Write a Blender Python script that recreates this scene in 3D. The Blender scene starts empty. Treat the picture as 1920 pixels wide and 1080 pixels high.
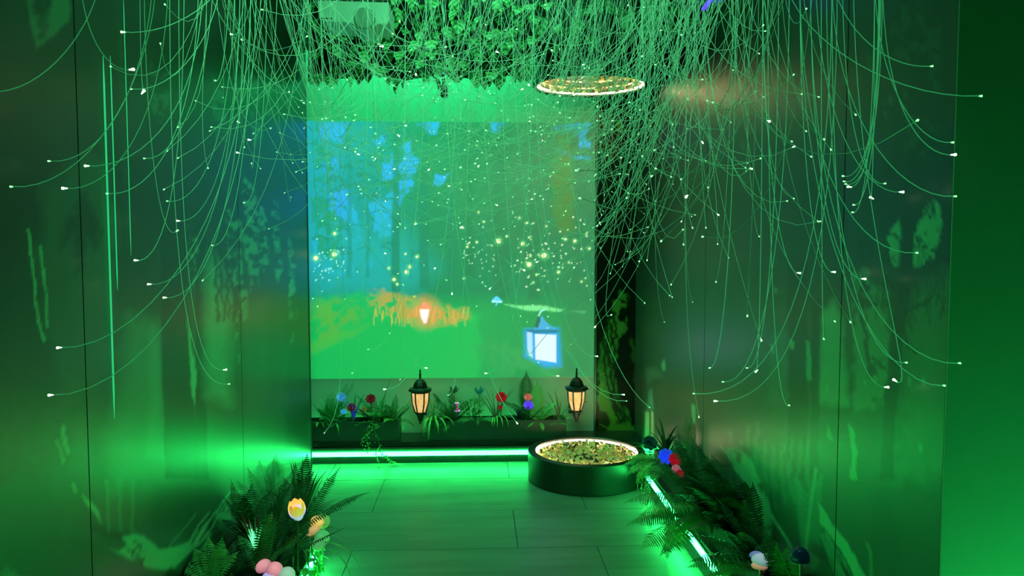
import bpy, math, random
import numpy as np
from mathutils import Vector, Matrix, Euler
R = math.radians
random.seed(7); rng = np.random.default_rng(7)
sc = bpy.context.scene
C = sc.collection

# ---------------------------------------------------------------- camera
FPX = 1450.0
CAM = Vector((0, 0, 1.5)); YAW = R(2.57); PIT = R(3.47)
FWD = Vector((math.sin(YAW)*math.cos(PIT), math.cos(YAW)*math.cos(PIT), -math.sin(PIT)))
RGT = Vector((math.cos(YAW), -math.sin(YAW), 0))
UPV = RGT.cross(FWD)
cd = bpy.data.cameras.new('camera'); cam = bpy.data.objects.new('camera', cd); C.objects.link(cam)
cd.sensor_width = 36; cd.lens = FPX/1920*36; cd.clip_start = .05
cam.location = CAM; cam.rotation_euler = (math.pi/2-PIT, 0, -YAW)
sc.camera = cam

# ---------------------------------------------------------------- world, exposure
w = bpy.data.worlds.new('world'); sc.world = w; w.use_nodes = True
w.node_tree.nodes['Background'].inputs[0].default_value = (.0, .02, .006, 1)
w.node_tree.nodes['Background'].inputs[1].default_value = 1
sc.view_settings.view_transform = 'Standard'; sc.view_settings.look = 'None'
sc.view_settings.exposure = 0; sc.view_settings.gamma = 1
sc.view_settings.use_curve_mapping = False
sc.cycles.max_bounces = 8; sc.cycles.transparent_max_bounces = 16
sc.cycles.sample_clamp_indirect = 6

GREEN = (.018, 1, .145)
K_BENCH, K_RIGHT, K_LEFT = 38, 48, 46
K_RING_UP, K_RING_DOWN = 25, 24
K_WASH = 30
WASH = (.13, 1, .38)

def area(name, loc, rot, sx, sy, col, power, spread=180):
    l = bpy.data.lights.new(name, 'AREA'); l.shape = 'RECTANGLE'; l.size = sx; l.size_y = sy
    l.color = col; l.energy = power; l.spread = R(spread)
    o = bpy.data.objects.new(name, l); C.objects.link(o); o.location = loc; o.rotation_euler = rot
    return o
# unseen green fill light added over the aisle, tilted towards the back wall
area('added_wash_fill', (-.1, 1.95, 3.36), (R(58), 0, 0), 1.6, .3, WASH, K_WASH, 115)
# second green fill light added overhead, unseen, nearer the alcove
area('added_overhead_fill', (-.2, 4.3, 3.36), (R(18), 0, 0), 1.6, .25, WASH, 9, 110)

# green fill added behind the leaf canopy, unseen, brightening the board below it
area('added_board_fill', (-.35, 5.16, 3.34), (R(9), 0, 0), 1.5, .1, (.02, 1, .28), 24, 120)

# ---------------------------------------------------------------- projection helpers
def ray(px, py):
    return FWD*FPX + RGT*(px-960) - UPV*(py-540)
def at(px, py, Y):
    d = ray(px, py); return CAM + d*(Y/d.y)
def atX(px, py, X):
    d = ray(px, py); return CAM + d*(X/d.x)
def atZ(px, py, z):
    d = ray(px, py); return CAM + d*((z-CAM.z)/d.z)
def project(P):
    P = np.asarray(P, float) - np.array(CAM)
    f = P@np.array(FWD); f = np.where(f < .05, .05, f)
    return 960+FPX*(P@np.array(RGT))/f, 540-FPX*(P@np.array(UPV))/f

# ---------------------------------------------------------------- materials
MATS = {}
def mat(name, col=(.5,.5,.5), rough=.5, metal=0, emit=None, es=0, spec=.5, noise=0, nscale=20, coat=0, trans=0, sss=0, bump=0):
    if name in MATS: return MATS[name]
    m = bpy.data.materials.new(name); m.use_nodes = True; nt = m.node_tree; b = nt.nodes['Principled BSDF']
    b.inputs['Base Color'].default_value = (*col, 1); b.inputs['Roughness'].default_value = rough
    b.inputs['Metallic'].default_value = metal; b.inputs['Specular IOR Level'].default_value = spec
    b.inputs['Coat Weight'].default_value = coat
    b.inputs['Transmission Weight'].default_value = trans
    if emit: b.inputs['Emission Color'].default_value = (*emit, 1); b.inputs['Emission Strength'].default_value = es
    tc = nt.nodes.new('ShaderNodeTexCoord')
    if noise:
        n = nt.nodes.new('ShaderNodeTexNoise'); n.inputs['Scale'].default_value = nscale; n.inputs['Detail'].default_value = 4
        r = nt.nodes.new('ShaderNodeMapRange'); r.inputs[1].default_value = .3; r.inputs[2].default_value = .7
        r.inputs[3].default_value = 1-noise; r.inputs[4].default_value = 1+noise
        mx = nt.nodes.new('ShaderNodeMix'); mx.data_type = 'RGBA'; mx.blend_type = 'MULTIPLY'; mx.inputs[0].default_value = 1
        mx.inputs[6].default_value = (*col, 1)
        nt.links.new(tc.outputs['Object'], n.inputs['Vector']); nt.links.new(n.outputs['Fac'], r.inputs[0])
        nt.links.new(r.outputs[0], mx.inputs[7]); nt.links.new(mx.outputs[2], b.inputs['Base Color'])
    if bump:
        n2 = nt.nodes.new('ShaderNodeTexNoise'); n2.inputs['Scale'].default_value = nscale*3
        bp = nt.nodes.new('ShaderNodeBump'); bp.inputs['Strength'].default_value = bump; bp.inputs['Distance'].default_value = .01
        nt.links.new(tc.outputs['Object'], n2.inputs['Vector']); nt.links.new(n2.outputs['Fac'], bp.inputs['Height'])
        nt.links.new(bp.outputs[0], b.inputs['Normal'])
    MATS[name] = m; return m

def attr_mat(name, rough, emit=0, spec=.5, diff=1.0, streak=0, coat=0):
    m = bpy.data.materials.new(name); m.use_nodes = True; nt = m.node_tree; b = nt.nodes['Principled BSDF']
    a = nt.nodes.new('ShaderNodeAttribute'); a.attribute_name = 'Print'
    if emit:
        nt.links.new(a.outputs['Color'], b.inputs['Emission Color']); b.inputs['Emission Strength'].default_value = emit
        b.inputs['Base Color'].default_value = (diff, diff, diff, 1)
    else: nt.links.new(a.outputs['Color'], b.inputs['Base Color'])
    b.inputs['Roughness'].default_value = rough; b.inputs['Specular IOR Level'].default_value = spec
    b.inputs['Coat Weight'].default_value = coat; b.inputs['Coat Roughness'].default_value = .29; b.inputs['Coat IOR'].default_value = 1.7
    if streak:
        tc = nt.nodes.new('ShaderNodeTexCoord'); mp = nt.nodes.new('ShaderNodeMapping'); mp.inputs['Scale'].default_value = (1, 1, 3)
        n = nt.nodes.new('ShaderNodeTexNoise'); n.inputs['Scale'].default_value = 120; n.inputs['Detail'].default_value = 2
        bp = nt.nodes.new('ShaderNodeBump'); bp.inputs['Strength'].default_value = streak; bp.inputs['Distance'].default_value = .002
        nt.links.new(tc.outputs['Object'], mp.inputs[0]); nt.links.new(mp.outputs[0], n.inputs['Vector'])
        nt.links.new(n.outputs['Fac'], bp.inputs['Height']); nt.links.new(bp.outputs[0], b.inputs['Normal'])
    return m

def leaf_mat(name, dark, light, rough=.42, k=60, emit=0):
    """leaf with light V-shaped veins, drawn from its own local coordinates (midrib along local X)"""
    m = bpy.data.materials.new(name); m.use_nodes = True; nt = m.node_tree; b = nt.nodes['Principled BSDF']
    tc = nt.nodes.new('ShaderNodeTexCoord'); sp = nt.nodes.new('ShaderNodeSeparateXYZ')
    ab = nt.nodes.new('ShaderNodeMath'); ab.operation = 'ABSOLUTE'
    mu = nt.nodes.new('ShaderNodeMath'); mu.operation = 'MULTIPLY_ADD'; mu.inputs[1].default_value = -1.1
    sc_ = nt.nodes.new('ShaderNodeMath'); sc_.operation = 'MULTIPLY'; sc_.inputs[1].default_value = k*6.0
    sn = nt.nodes.new('ShaderNodeMath'); sn.operation = 'SINE'
    mr = nt.nodes.new('ShaderNodeMapRange'); mr.inputs[1].default_value = -.2; mr.inputs[2].default_value = 1
    mx = nt.nodes.new('ShaderNodeMix'); mx.data_type = 'RGBA'
    mx.inputs[6].default_value = (*dark, 1); mx.inputs[7].default_value = (*light, 1)
    L = nt.links.new
    L(tc.outputs['Object'], sp.inputs[0]); L(sp.outputs['Y'], ab.inputs[0]); L(ab.outputs[0], mu.inputs[0]); L(sp.outputs['X'], mu.inputs[2])
    L(mu.outputs[0], sc_.inputs[0]); L(sc_.outputs[0], sn.inputs[0]); L(sn.outputs[0], mr.inputs[0]); L(mr.outputs[0], mx.inputs[0])
    L(mx.outputs[2], b.inputs['Base Color']); b.inputs['Roughness'].default_value = rough
    MATS[name] = m; return m

# ---------------------------------------------------------------- mesh helpers
class MB:
    def __init__(s): s.v = []; s.f = []
    def add(s, vs, fs):
        o = len(s.v); s.v += [tuple(v) for v in vs]; s.f += [tuple(i+o for i in f) for f in fs]; return s
    def box(s, a, b):
        x0,y0,z0 = a; x1,y1,z1 = b
        return s.add([(x0,y0,z0),(x1,y0,z0),(x1,y1,z0),(x0,y1,z0),(x0,y0,z1),(x1,y0,z1),(x1,y1,z1),(x0,y1,z1)],
                     [(0,3,2,1),(4,5,6,7),(0,1,5,4),(1,2,6,5),(2,3,7,6),(3,0,4,7)])
    def tube(s, pts, rad, n=6, caps=True):
        pts = [Vector(p) for p in pts]; N = len(pts)
        if not hasattr(rad, '__len__'): rad = [rad]*N
        vs = []; fs = []
        t0 = (pts[1]-pts[0]).normalized(); ref = Vector((0,0,1)) if abs(t0.z) < .9 else Vector((1,0,0))
        for i, p in enumerate(pts):
            t = (pts[min(i+1,N-1)]-pts[max(i-1,0)]).normalized()
            u = t.cross(ref); u = u.normalized() if u.length > 1e-6 else Vector((1,0,0)); v = t.cross(u); ref = u.cross(t) if False else ref
            for k in range(n):
                a = 2*math.pi*k/n; vs.append(p+u*math.cos(a)*rad[i]+v*math.sin(a)*rad[i])
        for i in range(N-1):
            for k in range(n):
                fs.append((i*n+k, i*n+(k+1)%n, (i+1)*n+(k+1)%n, (i+1)*n+k))
        if caps: fs.append(tuple(range(n-1,-1,-1))); fs.append(tuple((N-1)*n+k for k in range(n)))
        return s.add(vs, fs)
    def lathe(s, prof, n=24, c=(0,0,0), open_ends=False, a0=0):
        vs = []; fs = []; N = len(prof)
        for r, z in prof:
            for k in range(n):
                a = a0+2*math.pi*k/n; vs.append((c[0]+r*math.cos(a), c[1]+r*math.sin(a), c[2]+z))
        for i in range(N-1):
            for k in range(n):
                fs.append((i*n+k, i*n+(k+1)%n, (i+1)*n+(k+1)%n, (i+1)*n+k))
        if not open_ends: fs.append(tuple(range(n-1,-1,-1))); fs.append(tuple((N-1)*n+k for k in range(n)))
        return s.add(vs, fs)
    def mesh(s, name, m=None, smooth=False):
        me = bpy.data.meshes.new(name); me.from_pydata(s.v, [], s.f); me.update()
        if m: me.materials.append(m)
        if smooth: me.polygons.foreach_set('use_smooth', [True]*len(me.polygons))
        return me

def link(name, me, parent=None, loc=(0,0,0), rot=(0,0,0), scale=1):
    o = bpy.data.objects.new(name, me); C.objects.link(o)
    if parent: o.parent = parent
    o.location = loc; o.rotation_euler = rot
    o.scale = (scale,)*3 if not hasattr(scale, '__len__') else scale
    return o
def build(name, mb, m, parent=None, smooth=False, bevel=0, **k):
    o = link(name, mb.mesh(name, m, smooth), parent, **k)
    if bevel:
        b = o.modifiers.new('bevel', 'BEVEL'); b.width = bevel; b.segments = 2; b.limit_method = 'ANGLE'
    return o
def thing(name, label, cat, loc=(0,0,0), rotz=0, group=None):
    o = bpy.data.objects.new(name, None); C.objects.link(o); o.location = loc; o.rotation_euler = (0,0,rotz)
    o.empty_display_size = .05
    o['label'] = label; o['category'] = cat
    if group: o['group'] = group
    return o
def tag(o, label, cat, group=None):
    o['label'] = label; o['category'] = cat
    if group: o['group'] = group
    return o
def struct(o): o['kind'] = 'structure'; return o

# ---------------------------------------------------------------- print painting (numpy)
def vnoise(x, y, seed=0):
    xi = np.floor(x).astype(np.int64); yi = np.floor(y).astype(np.int64); fx = x-xi; fy = y-yi
    fx = fx*fx*(3-2*fx); fy = fy*fy*(3-2*fy)
    def h(a, b):
        n = (a*374761393+b*668265263+seed*974711)&0x7fffffff; n = ((n^(n>>13))*1274126177)&0x7fffffff
        return ((n^(n>>16))&0xffff)/65535.0
    return (h(xi,yi)*(1-fx)+h(xi+1,yi)*fx)*(1-fy)+(h(xi,yi+1)*(1-fx)+h(xi+1,yi+1)*fx)*fy
def fbm(x, y, s, seed=0, o=4, ax=1, ay=1):
    t = 0; a = 1; k = 0
    for i in range(o):
        t = t+a*vnoise(x/s*ax*2**i, y/s*ay*2**i, seed+i); k += a; a *= .55
    return t/k
def poly_sd(x, y, pts):
    """signed distance in pixels (negative inside)"""
    pts = np.array(pts, float); inside = np.zeros(x.shape, bool); d = np.full(x.shape, 1e9)
    for i in range(len(pts)):
        x0, y0 = pts[i]; x1, y1 = pts[(i+1)%len(pts)]
        c = ((y0 > y) != (y1 > y)); dy = (y1-y0) if y1 != y0 else 1e-9
        inside ^= c & (x < (x1-x0)*(y-y0)/dy+x0)
        vx, vy = x1-x0, y1-y0; L = vx*vx+vy*vy+1e-9
        t = np.clip(((x-x0)*vx+(y-y0)*vy)/L, 0, 1)
        d = np.minimum(d, np.hypot(x-x0-t*vx, y-y0-t*vy))
    return np.where(inside, -d, d)
def line_d(x, y, pts):
    d = np.full(x.shape, 1e9)
    for (x0,y0),(x1,y1) in zip(pts[:-1], pts[1:]):
        vx, vy = x1-x0, y1-y0; L = vx*vx+vy*vy+1e-9
        t = np.clip(((x-x0)*vx+(y-y0)*vy)/L, 0, 1)
        d = np.minimum(d, np.hypot(x-x0-t*vx, y-y0-t*vy))
    return d
class Paint:
    def __init__(s, x, y, base):
        s.x, s.y = x, y; s.c = np.tile(np.array(base, float), (len(x), 1))
    def mix(s, m, col):
        m = np.clip(m, 0, 1)[:, None]; s.c = s.c*(1-m)+np.array(col)*m
    def poly(s, pts, col, soft=4, wob=0, ws=20, op=1, seed=1, mott=0, ms=14):
        x = s.x+wob*(fbm(s.x, s.y, ws, seed)-.5)*2; y = s.y+wob*(fbm(s.x, s.y, ws, seed+9)-.5)*2
        m = np.clip(.5-poly_sd(x, y, pts)/soft, 0, 1)
        if mott: m = m*np.clip((fbm(s.x, s.y, ms, seed+5)-mott)*7+.5, 0, 1)
        s.mix(m*op, col)
    def line(s, pts, wd, col, soft=2, op=1, wob=0, ws=14, seed=2):
        x = s.x+wob*(fbm(s.x, s.y, ws, seed)-.5)*2; y = s.y+wob*(fbm(s.x, s.y, ws, seed+9)-.5)*2
        s.mix(np.clip((wd-line_d(x, y, pts))/soft+.5, 0, 1)*op, col)
    def dot(s, cx, cy, r, col, soft=1.5, op=1):
        s.mix(np.clip((r-np.hypot(s.x-cx, s.y-cy))/soft+.5, 0, 1)*op, col)
def lin(r, g, b):
    return tuple(((c/255)/12.92 if c/255 < .04045 else ((c/255+.055)/1.055)**2.4) for c in (r, g, b))
def grid_mesh(name, P, nu, nv, painter, m):
    """P: (nu*nv,3) points; painter(px,py,P)->colour per vertex"""
    me = bpy.data.meshes.new(name)
    i = np.arange((nu-1)*(nv-1)); a = (i//(nv-1))*nv+i%(nv-1)
    F = np.stack([a, a+1, a+nv+1, a+nv], 1)
    me.vertices.add(len(P)); me.vertices.foreach_set('co', P.ravel())
    me.loops.add(F.size); me.loops.foreach_set('vertex_index', F.ravel())
    me.polygons.add(len(F)); me.polygons.foreach_set('loop_start', np.arange(0, F.size, 4))
    me.update(); me.validate()
    px, py = project(P)
    col = painter(px, py, P)
    at_ = me.color_attributes.new('Print', 'FLOAT_COLOR', 'POINT')
    at_.data.foreach_set('color', np.concatenate([np.clip(col, 0, 50), np.ones((len(P), 1))], 1).ravel())
    me.materials.append(m)
    return me

# ================================================================ THE ROOM
XL, XR, YB = -1.10, 1.12, 5.42
ZC = 3.42
black = mat('black_satin', (.006,.008,.008), .35)
dark_paint = mat('dark_paint', (.012,.016,.014), .7, noise=.2)
grey_paint = mat('pale_wall_paint', (.5,.54,.51), .6, noise=.05, nscale=3)
white_board = mat('white_board', (.62,.66,.64), .45, noise=.03, nscale=4)
alu = mat('aluminium_trim', (.18,.2,.19), .35, metal=.8)

# floor of large porcelain tiles, joints recessed
tile_m = bpy.data.materials.new('grey_stone_tile'); tile_m.use_nodes = True
nt = tile_m.node_tree; b = nt.nodes['Principled BSDF']; tc = nt.nodes.new('ShaderNodeTexCoord')
mp = nt.nodes.new('ShaderNodeMapping'); mp.inputs['Scale'].default_value = (.9, 6, 1)
n1 = nt.nodes.new('ShaderNodeTexNoise'); n1.inputs['Scale'].default_value = 1.6; n1.inputs['Detail'].default_value = 6
cr = nt.nodes.new('ShaderNodeMapRange'); cr.inputs[1].default_value = .3; cr.inputs[2].default_value = .7; cr.inputs[3].default_value = .12; cr.inputs[4].default_value = .19
nt.links.new(tc.outputs['Object'], mp.inputs[0]); nt.links.new(mp.outputs[0], n1.inputs['Vector']); nt.links.new(n1.outputs['Fac'], cr.inputs[0])
nt.links.new(cr.outputs[0], b.inputs['Base Color'])
n2 = nt.nodes.new('ShaderNodeTexNoise'); n2.inputs['Scale'].default_value = 5; n2.inputs['Detail'].default_value = 5
cr2 = nt.nodes.new('ShaderNodeMapRange'); cr2.inputs[3].default_value = .26; cr2.inputs[4].default_value = .48
nt.links.new(tc.outputs['Object'], n2.inputs['Vector']); nt.links.new(n2.outputs['Fac'], cr2.inputs[0]); nt.links.new(cr2.outputs[0], b.inputs['Roughness'])
floor = struct(build('floor', MB().box((-1.3,-1.3,-.06), (2.5,5.6,-.006)), mat('dark_grout', (.02,.025,.022), .8)))
rows = [5.57, 4.82, 4.23, 3.70, 3.10, 2.5, 1.9, 1.3, .7, .1, -.5, -1.25]
offs = [-.955, -.587, -1.0, -.61]
for r_ in range(len(rows)-1):
    y1, y0 = rows[r_], rows[r_+1]; x = offs[r_%4]-1.2 if r_ else -.955-1.2
    if r_ == 0: xs = [-1.3, -.955, .2, 1.36, 2.5]
    else:
        xs = [-1.3]+[offs[r_%4]+1.195*k for k in range(0, 4) if -1.3 < offs[r_%4]+1.195*k < 2.5]+[2.5]
    for xa, xb in zip(xs[:-1], xs[1:]):
        if xb-xa < .05: continue
        mbb = MB().box((xa+.0015, y0+.0015, -.03), (xb-.0015, y1-.0015, 0))
        build('tile', mbb, tile_m, floor, bevel=.0015)
struct(build('ceiling', MB().box((-1.3,-1.3,ZC), (2.5,5.6,ZC+.06)), dark_paint))

# ---- left wall: printed forest panels, satin film
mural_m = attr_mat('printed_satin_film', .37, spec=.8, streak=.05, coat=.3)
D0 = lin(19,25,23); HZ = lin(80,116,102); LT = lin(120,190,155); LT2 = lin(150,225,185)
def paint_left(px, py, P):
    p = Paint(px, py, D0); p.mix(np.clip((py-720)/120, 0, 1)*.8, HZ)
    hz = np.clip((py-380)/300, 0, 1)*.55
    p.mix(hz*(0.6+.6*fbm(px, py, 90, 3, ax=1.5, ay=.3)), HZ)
    # ghostly far tree
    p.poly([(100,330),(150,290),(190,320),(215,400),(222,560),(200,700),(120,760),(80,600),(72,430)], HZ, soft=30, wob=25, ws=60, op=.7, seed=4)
    p.poly([(130,400),(165,360),(190,430),(175,470),(160,440),(150,505),(140,505),(135,440),(110,470)], D0, soft=14, wob=14, ws=20, op=.85, seed=5)
    p.poly([(245,590),(300,610),(306,700),(308,900),(215,920),(205,820),(225,720)], LT, soft=40, wob=10, ws=60, op=.55, seed=6)
    p.poly([(284,610),(300,640),(304,720),(309,860),(275,860),(280,700)], LT, soft=16, wob=5, ws=30, op=.6, seed=7)
    # trunks
    p.poly([(296,-40),(300,440),(306,700),(309,900),(372,900),(364,740),(352,560),(346,-40)], D0, soft=5, wob=6, ws=70, op=.92, seed=8)
    p.poly([(372,-40),(366,740),(366,900),(392,900),(384,740),(386,-40)], D0, soft=5, wob=5, ws=50, op=.9, seed=9)
    p.poly([(386,500),(398,470),(420,510),(430,560),(432,760),(386,740)], LT, soft=26, wob=9, ws=30, op=.85, seed=10)
    p.poly([(350,590),(358,640),(368,700),(366,760),(360,740),(354,660)], LT2, soft=3, wob=3, ws=16, op=.9, seed=11)
    for (x, y, w_, h_, s_) in [(362,480,8,60,1),(440,470,18,80,2),(470,440,16,110,3),(490,450,10,80,4),(445,620,5,60,5),(455,560,8,60,6),
                               (520,450,8,90,7),(548,560,6,120,8),(430,560,8,50,9),(412,210,16,70,10),(300,180,22,60,11),(480,210,10,80,12),(505,170,8,60,13),(440,60,14,60,14)]:
        p.poly([(x-w_,y-h_),(x+w_*.6,y-h_*.7),(x+w_,y+h_*.5),(x,y+h_),(x-w_*.7,y+h_*.4)], LT if y > 300 else HZ, soft=5, wob=9, ws=16, op=.75, seed=20+s_, mott=.5, ms=10)
    p.poly([(455,560),(500,560),(505,900),(460,900)], HZ, soft=20, wob=8, op=.5, seed=12)
    p.poly([(535,560),(580,560),(580,900),(540,900)], D0, soft=10, wob=8, op=.5, seed=13)
    for t in range(5):
        x0 = 400+t*11
        p.line([(x0, 400+t*9), (x0+4, 520+12*t), (x0+9, 600)], 3, D0, soft=3, wob=7, seed=50+t, op=.8)
    # pale bark edges, twigs
    p.line([(54,430),(62,500),(68,580),(82,640)], 2.6, LT2, soft=2, wob=4, op=.9)
    p.line([(76,462),(80,510),(86,560),(90,612)], 2.2, LT2, soft=2, wob=4, op=.9)
    p.line([(118,800),(122,835),(128,850)], 4, LT2, soft=3, wob=4, op=.8)
    p.line([(108,826),(112,845),(119,864)], 3, LT, soft=3, wob=4, op=.8)
    p.line([(137,908),(142,922)], 3, LT, soft=3, op=.8)
    p.poly([(154,928),(172,942),(184,960),(190,982),(180,968),(165,950)], LT2, soft=3, wob=2, op=.95, seed=14)
    p.line([(178,990),(210,1000),(235,1006)], 8, D0, soft=10, op=.6, wob=6)
    # patch of pale bark, top left
    p.poly([(48,-20),(132,-20),(128,40),(98,70),(66,92),(58,50)], LT, soft=7, wob=6, ws=30, op=.55, seed=15, mott=.35, ms=40)
    # hill dark and the pale roots
    p.poly([(258,1010),(270,960),(300,920),(360,890),(400,900),(380,960),(340,1000),(320,1030),(285,1030)], D0, soft=30, wob=8, ws=40, op=.35, seed=16)
    for k in range(6):
        p.line([(200+12*k, 900), (204+11*k, 995)], 2.5, HZ if k%2 else LT, soft=5, wob=4, seed=60+k, op=.4)
    p.poly([(203,1028),(215,1034),(240,1045),(270,1062),(300,1068),(330,1066),(352,1040),(372,1022),(398,1006),(420,990),(436,970),(425,960),(400,965),(380,985),(360,1010),(345,1020),(320,1026),(300,1028),(286,1018),(270,1006),(250,1002),(230,1006),(238,1024),(222,1030)], LT2, soft=4, wob=5, ws=22, op=.95, seed=17)
    p.poly([(236,1010),(262,1016),(274,1040),(268,1060),(246,1044),(238,1030)], D0, soft=4, wob=7, ws=12, op=.8, seed=18, mott=.42, ms=16)
    p.poly([(384,990),(400,970),(430,975),(440,1000),(425,1020),(400,1012)], D0, soft=10, wob=6, op=.85, seed=19)
    p.poly([(300,1090),(318,1062),(335,1070),(360,1040),(400,1020),(440,1000),(560,1000),(560,1140),(300,1140)], D0, soft=6, wob=6, op=.9, seed=20)
    for k in range(5):
        p.line([(352+7*k, 1020-2*k), (372+7*k, 986), (392+6*k, 962-2*k)], 1.2, D0 if k%2 else LT2, soft=1.5, wob=2, seed=70+k, op=.8)
    p.line([(405,962),(418,940),(432,922),(446,922),(466,920)], 1.5, LT2, soft=1.5)
    p.line([(420,962),(430,944),(441,938),(455,945),(480,935)], 1.5, LT2, soft=1.5)
    p.line([(318,1022),(345,992),(366,965)], 1.5, LT, soft=1.5, op=.6)
    p.poly([(0,1060),(20,1065),(40,1085),(40,1110),(0,1110)], LT, soft=10, wob=8, op=.6, seed=23, mott=.45)
    p.line([(520,880),(545,872),(560,864)], 1.2, LT2, soft=1.5, op=.6)
    g = (.85+.3*fbm(px, py, 60, 30, ax=2, ay=.5))[:, None]
    return p.c*g
def paint_right(px, py, P):
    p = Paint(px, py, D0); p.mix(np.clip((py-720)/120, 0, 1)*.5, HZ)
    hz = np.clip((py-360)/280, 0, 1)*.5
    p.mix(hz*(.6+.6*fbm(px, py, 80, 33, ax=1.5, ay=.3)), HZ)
    p.poly([(1540,590),(1560,560),(1578,600),(1592,760),(1532,760),(1536,680)], LT, soft=16, wob=9, ws=26, op=.95, seed=1)
    p.poly([(1600,520),(1625,500),(1660,560),(1668,640),(1662,760),(1600,780)], LT, soft=12, wob=14, ws=26, op=.7, seed=2, mott=.38, ms=30)
    p.poly([(1664,440),(1684,410),(1695,440),(1690,500),(1676,500),(1668,470)], LT2, soft=5, wob=8, ws=14, op=.85, seed=3)
    p.poly([(1710,500),(1714,440),(1735,385),(1760,375),(1768,400),(1762,440),(1748,480),(1725,505)], LT2, soft=5, wob=10, ws=14, op=.85, seed=4, mott=.3)
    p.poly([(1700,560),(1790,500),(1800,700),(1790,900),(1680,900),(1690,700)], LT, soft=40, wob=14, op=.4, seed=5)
    # leaning tree with branches
    p.poly([(1690,330),(1716,330),(1712,500),(1694,620),(1680,760),(1676,900),(1650,900),(1658,760),(1668,640),(1684,520)], D0, soft=5, wob=5, ws=40, op=.8, seed=6)
    for ln in ([(1700,520),(1730,500),(1760,485),(1790,490)], [(1695,590),(1720,575),(1750,560)], [(1690,560),(1660,520),(1630,505)], [(1690,610),(1700,640),(1712,660)],
               [(1610,560),(1622,620),(1628,680),(1634,690)], [(1636,670),(1655,690),(1665,700)], [(1705,420),(1730,400),(1750,380)], [(1700,470),(1675,440),(1655,430)]):
        p.line(ln, 3.2, D0, soft=3, wob=8, op=.8)
    for k in range(26):
        x0 = 1568+k*8.8; yy = 470+60*random.random()
        p.line([(x0, yy-30), (x0+random.uniform(-6,8), yy+random.uniform(30,110))], 2.0, D0, soft=3, wob=9, seed=k, op=.55)
    p.poly([(1622,690),(1640,680),(1646,700),(1630,710)], D0, soft=5, wob=4, op=.8, seed=8)
    p.poly([(1478,480),(1514,480),(1514,900),(1478,900)], D0, soft=5, wob=6, ws=40, op=.85, seed=9)
    p.poly([(1522,560),(1538,560),(1534,900),(1518,900)], D0, soft=5, wob=5, ws=40, op=.8, seed=10)
    p.poly([(1512,640),(1520,640),(1522,710),(1514,712)], LT, soft=4, wob=4, op=.8, seed=11)
    p.poly([(1464,620),(1476,620),(1476,760),(1440,760),(1446,640)], HZ, soft=10, wob=8, op=.7, seed=12)
    p.poly([(1590,796),(1600,800),(1602,830),(1606,850),(1608,900),(1594,900),(1596,860)], LT2, soft=3, wob=5, ws=16, op=.9, seed=13)
    p.poly([(1550,795),(1560,815),(1566,830),(1552,822)], LT, soft=4, wob=4, op=.7, seed=14)
    for (x, y, r) in [(1485,648,7),(1449,654,5),(1622,720,5),(1640,712,4),(1705,716,5),(1732,716,6),(1725,840,6),(1455,545,4),(1660,215,5),(1670,190,7),(1560,130,5),(1550,730,6)]:
        p.poly([(x-r*.6,y-r*1.6),(x+r*.6,y-r),(x+r*.5,y+r*1.2),(x-r*.5,y+r)], LT2 if y > 300 else HZ, soft=4, wob=3, op=.6, seed=int(x))
    for (x, y, w_, h_, s_) in [(1700,60,26,60,1),(1745,100,20,70,2),(1715,230,22,60,3),(1755,250,12,50,4),(1640,140,14,50,5),(1460,560,8,70,6),(1400,290,10,60,7)]:
        p.poly([(x-w_,y-h_),(x+w_,y-h_),(x+w_,y+h_),(x-w_,y+h_)], HZ, soft=14, wob=14, ws=30, op=.35, seed=40+s_, mott=.55, ms=16)
    # pale slots by the corner
    p.poly([(1216,735),(1222,728),(1227,768),(1212,768)], lin(90,150,140), soft=2, op=.9)
    p.poly([(1209,772),(1218,772),(1218,1000),(1209,1000)], lin(190,215,180), soft=1.5, op=.95)
    p.poly([(1221,772),(1226,772),(1226,1000),(1221,1000)], lin(190,215,180), soft=1.5, op=.95)
    p.poly([(1296,758),(1304,758),(1303,792),(1298,800)], LT2, soft=2, wob=1, op=.9)
    p.poly([(1240,684),(1246,670),(1248,694),(1242,696)], LT, soft=2, op=.8)
    p.poly([(1212,690),(1235,690),(1245,705),(1225,708),(1214,722)], HZ, soft=6, wob=5, op=.9, seed=44)
    # printed fern and roots low on the wall
    for k in range(9):
        a = k/8; x1 = 1372+14*k; y1 = 850+22*k
        p.line([(1350+8*k, 836+10*k), (x1, y1)], 2.2, LT2, soft=3, wob=5, seed=80+k, op=.55)
    p.poly([(1362,838),(1392,842),(1416,880),(1438,930),(1448,975),(1446,1010),(1436,1000),(1424,960),(1404,925),(1385,890),(1366,860)], LT2, soft=5, wob=7, ws=16, op=.9, seed=50, mott=.32, ms=18)
    p.line([(1368,905),(1392,930),(1404,960),(1412,1000)], 2, LT2, soft=2, wob=3, op=.8)
    p.line([(1400,945),(1418,985),(1440,1040)], 2, LT2, soft=2, wob=3, op=.8)
    for k in range(10):
        y_ = 780+random.random()*60; x_ = 1372+k*16
        p.line([(x_, y_), (x_-4, y_+60), (x_+3, y_+110)], 3, LT, soft=7, wob=7, seed=90+k, op=.35)
    for k in range(12):
        yy = 900+k*14
        p.line([(1512, yy+30), (1490+k*1.5, yy)], 3.5, LT, soft=5, op=.4); p.line([(1516, yy+30), (1540-k*.5, yy-6)], 3.5, LT, soft=5, op=.4)
    p.line([(1530,880),(1518,960),(1508,1060)], 3, LT2, soft=4, op=.6)
    p.poly([(1532,940),(1548,960),(1562,985),(1592,1020),(1606,1050),(1624,1085),(1612,1095),(1590,1070),(1570,1040),(1552,1010),(1538,980)], LT2, soft=4, wob=4, ws=14, op=.95, seed=51)
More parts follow.
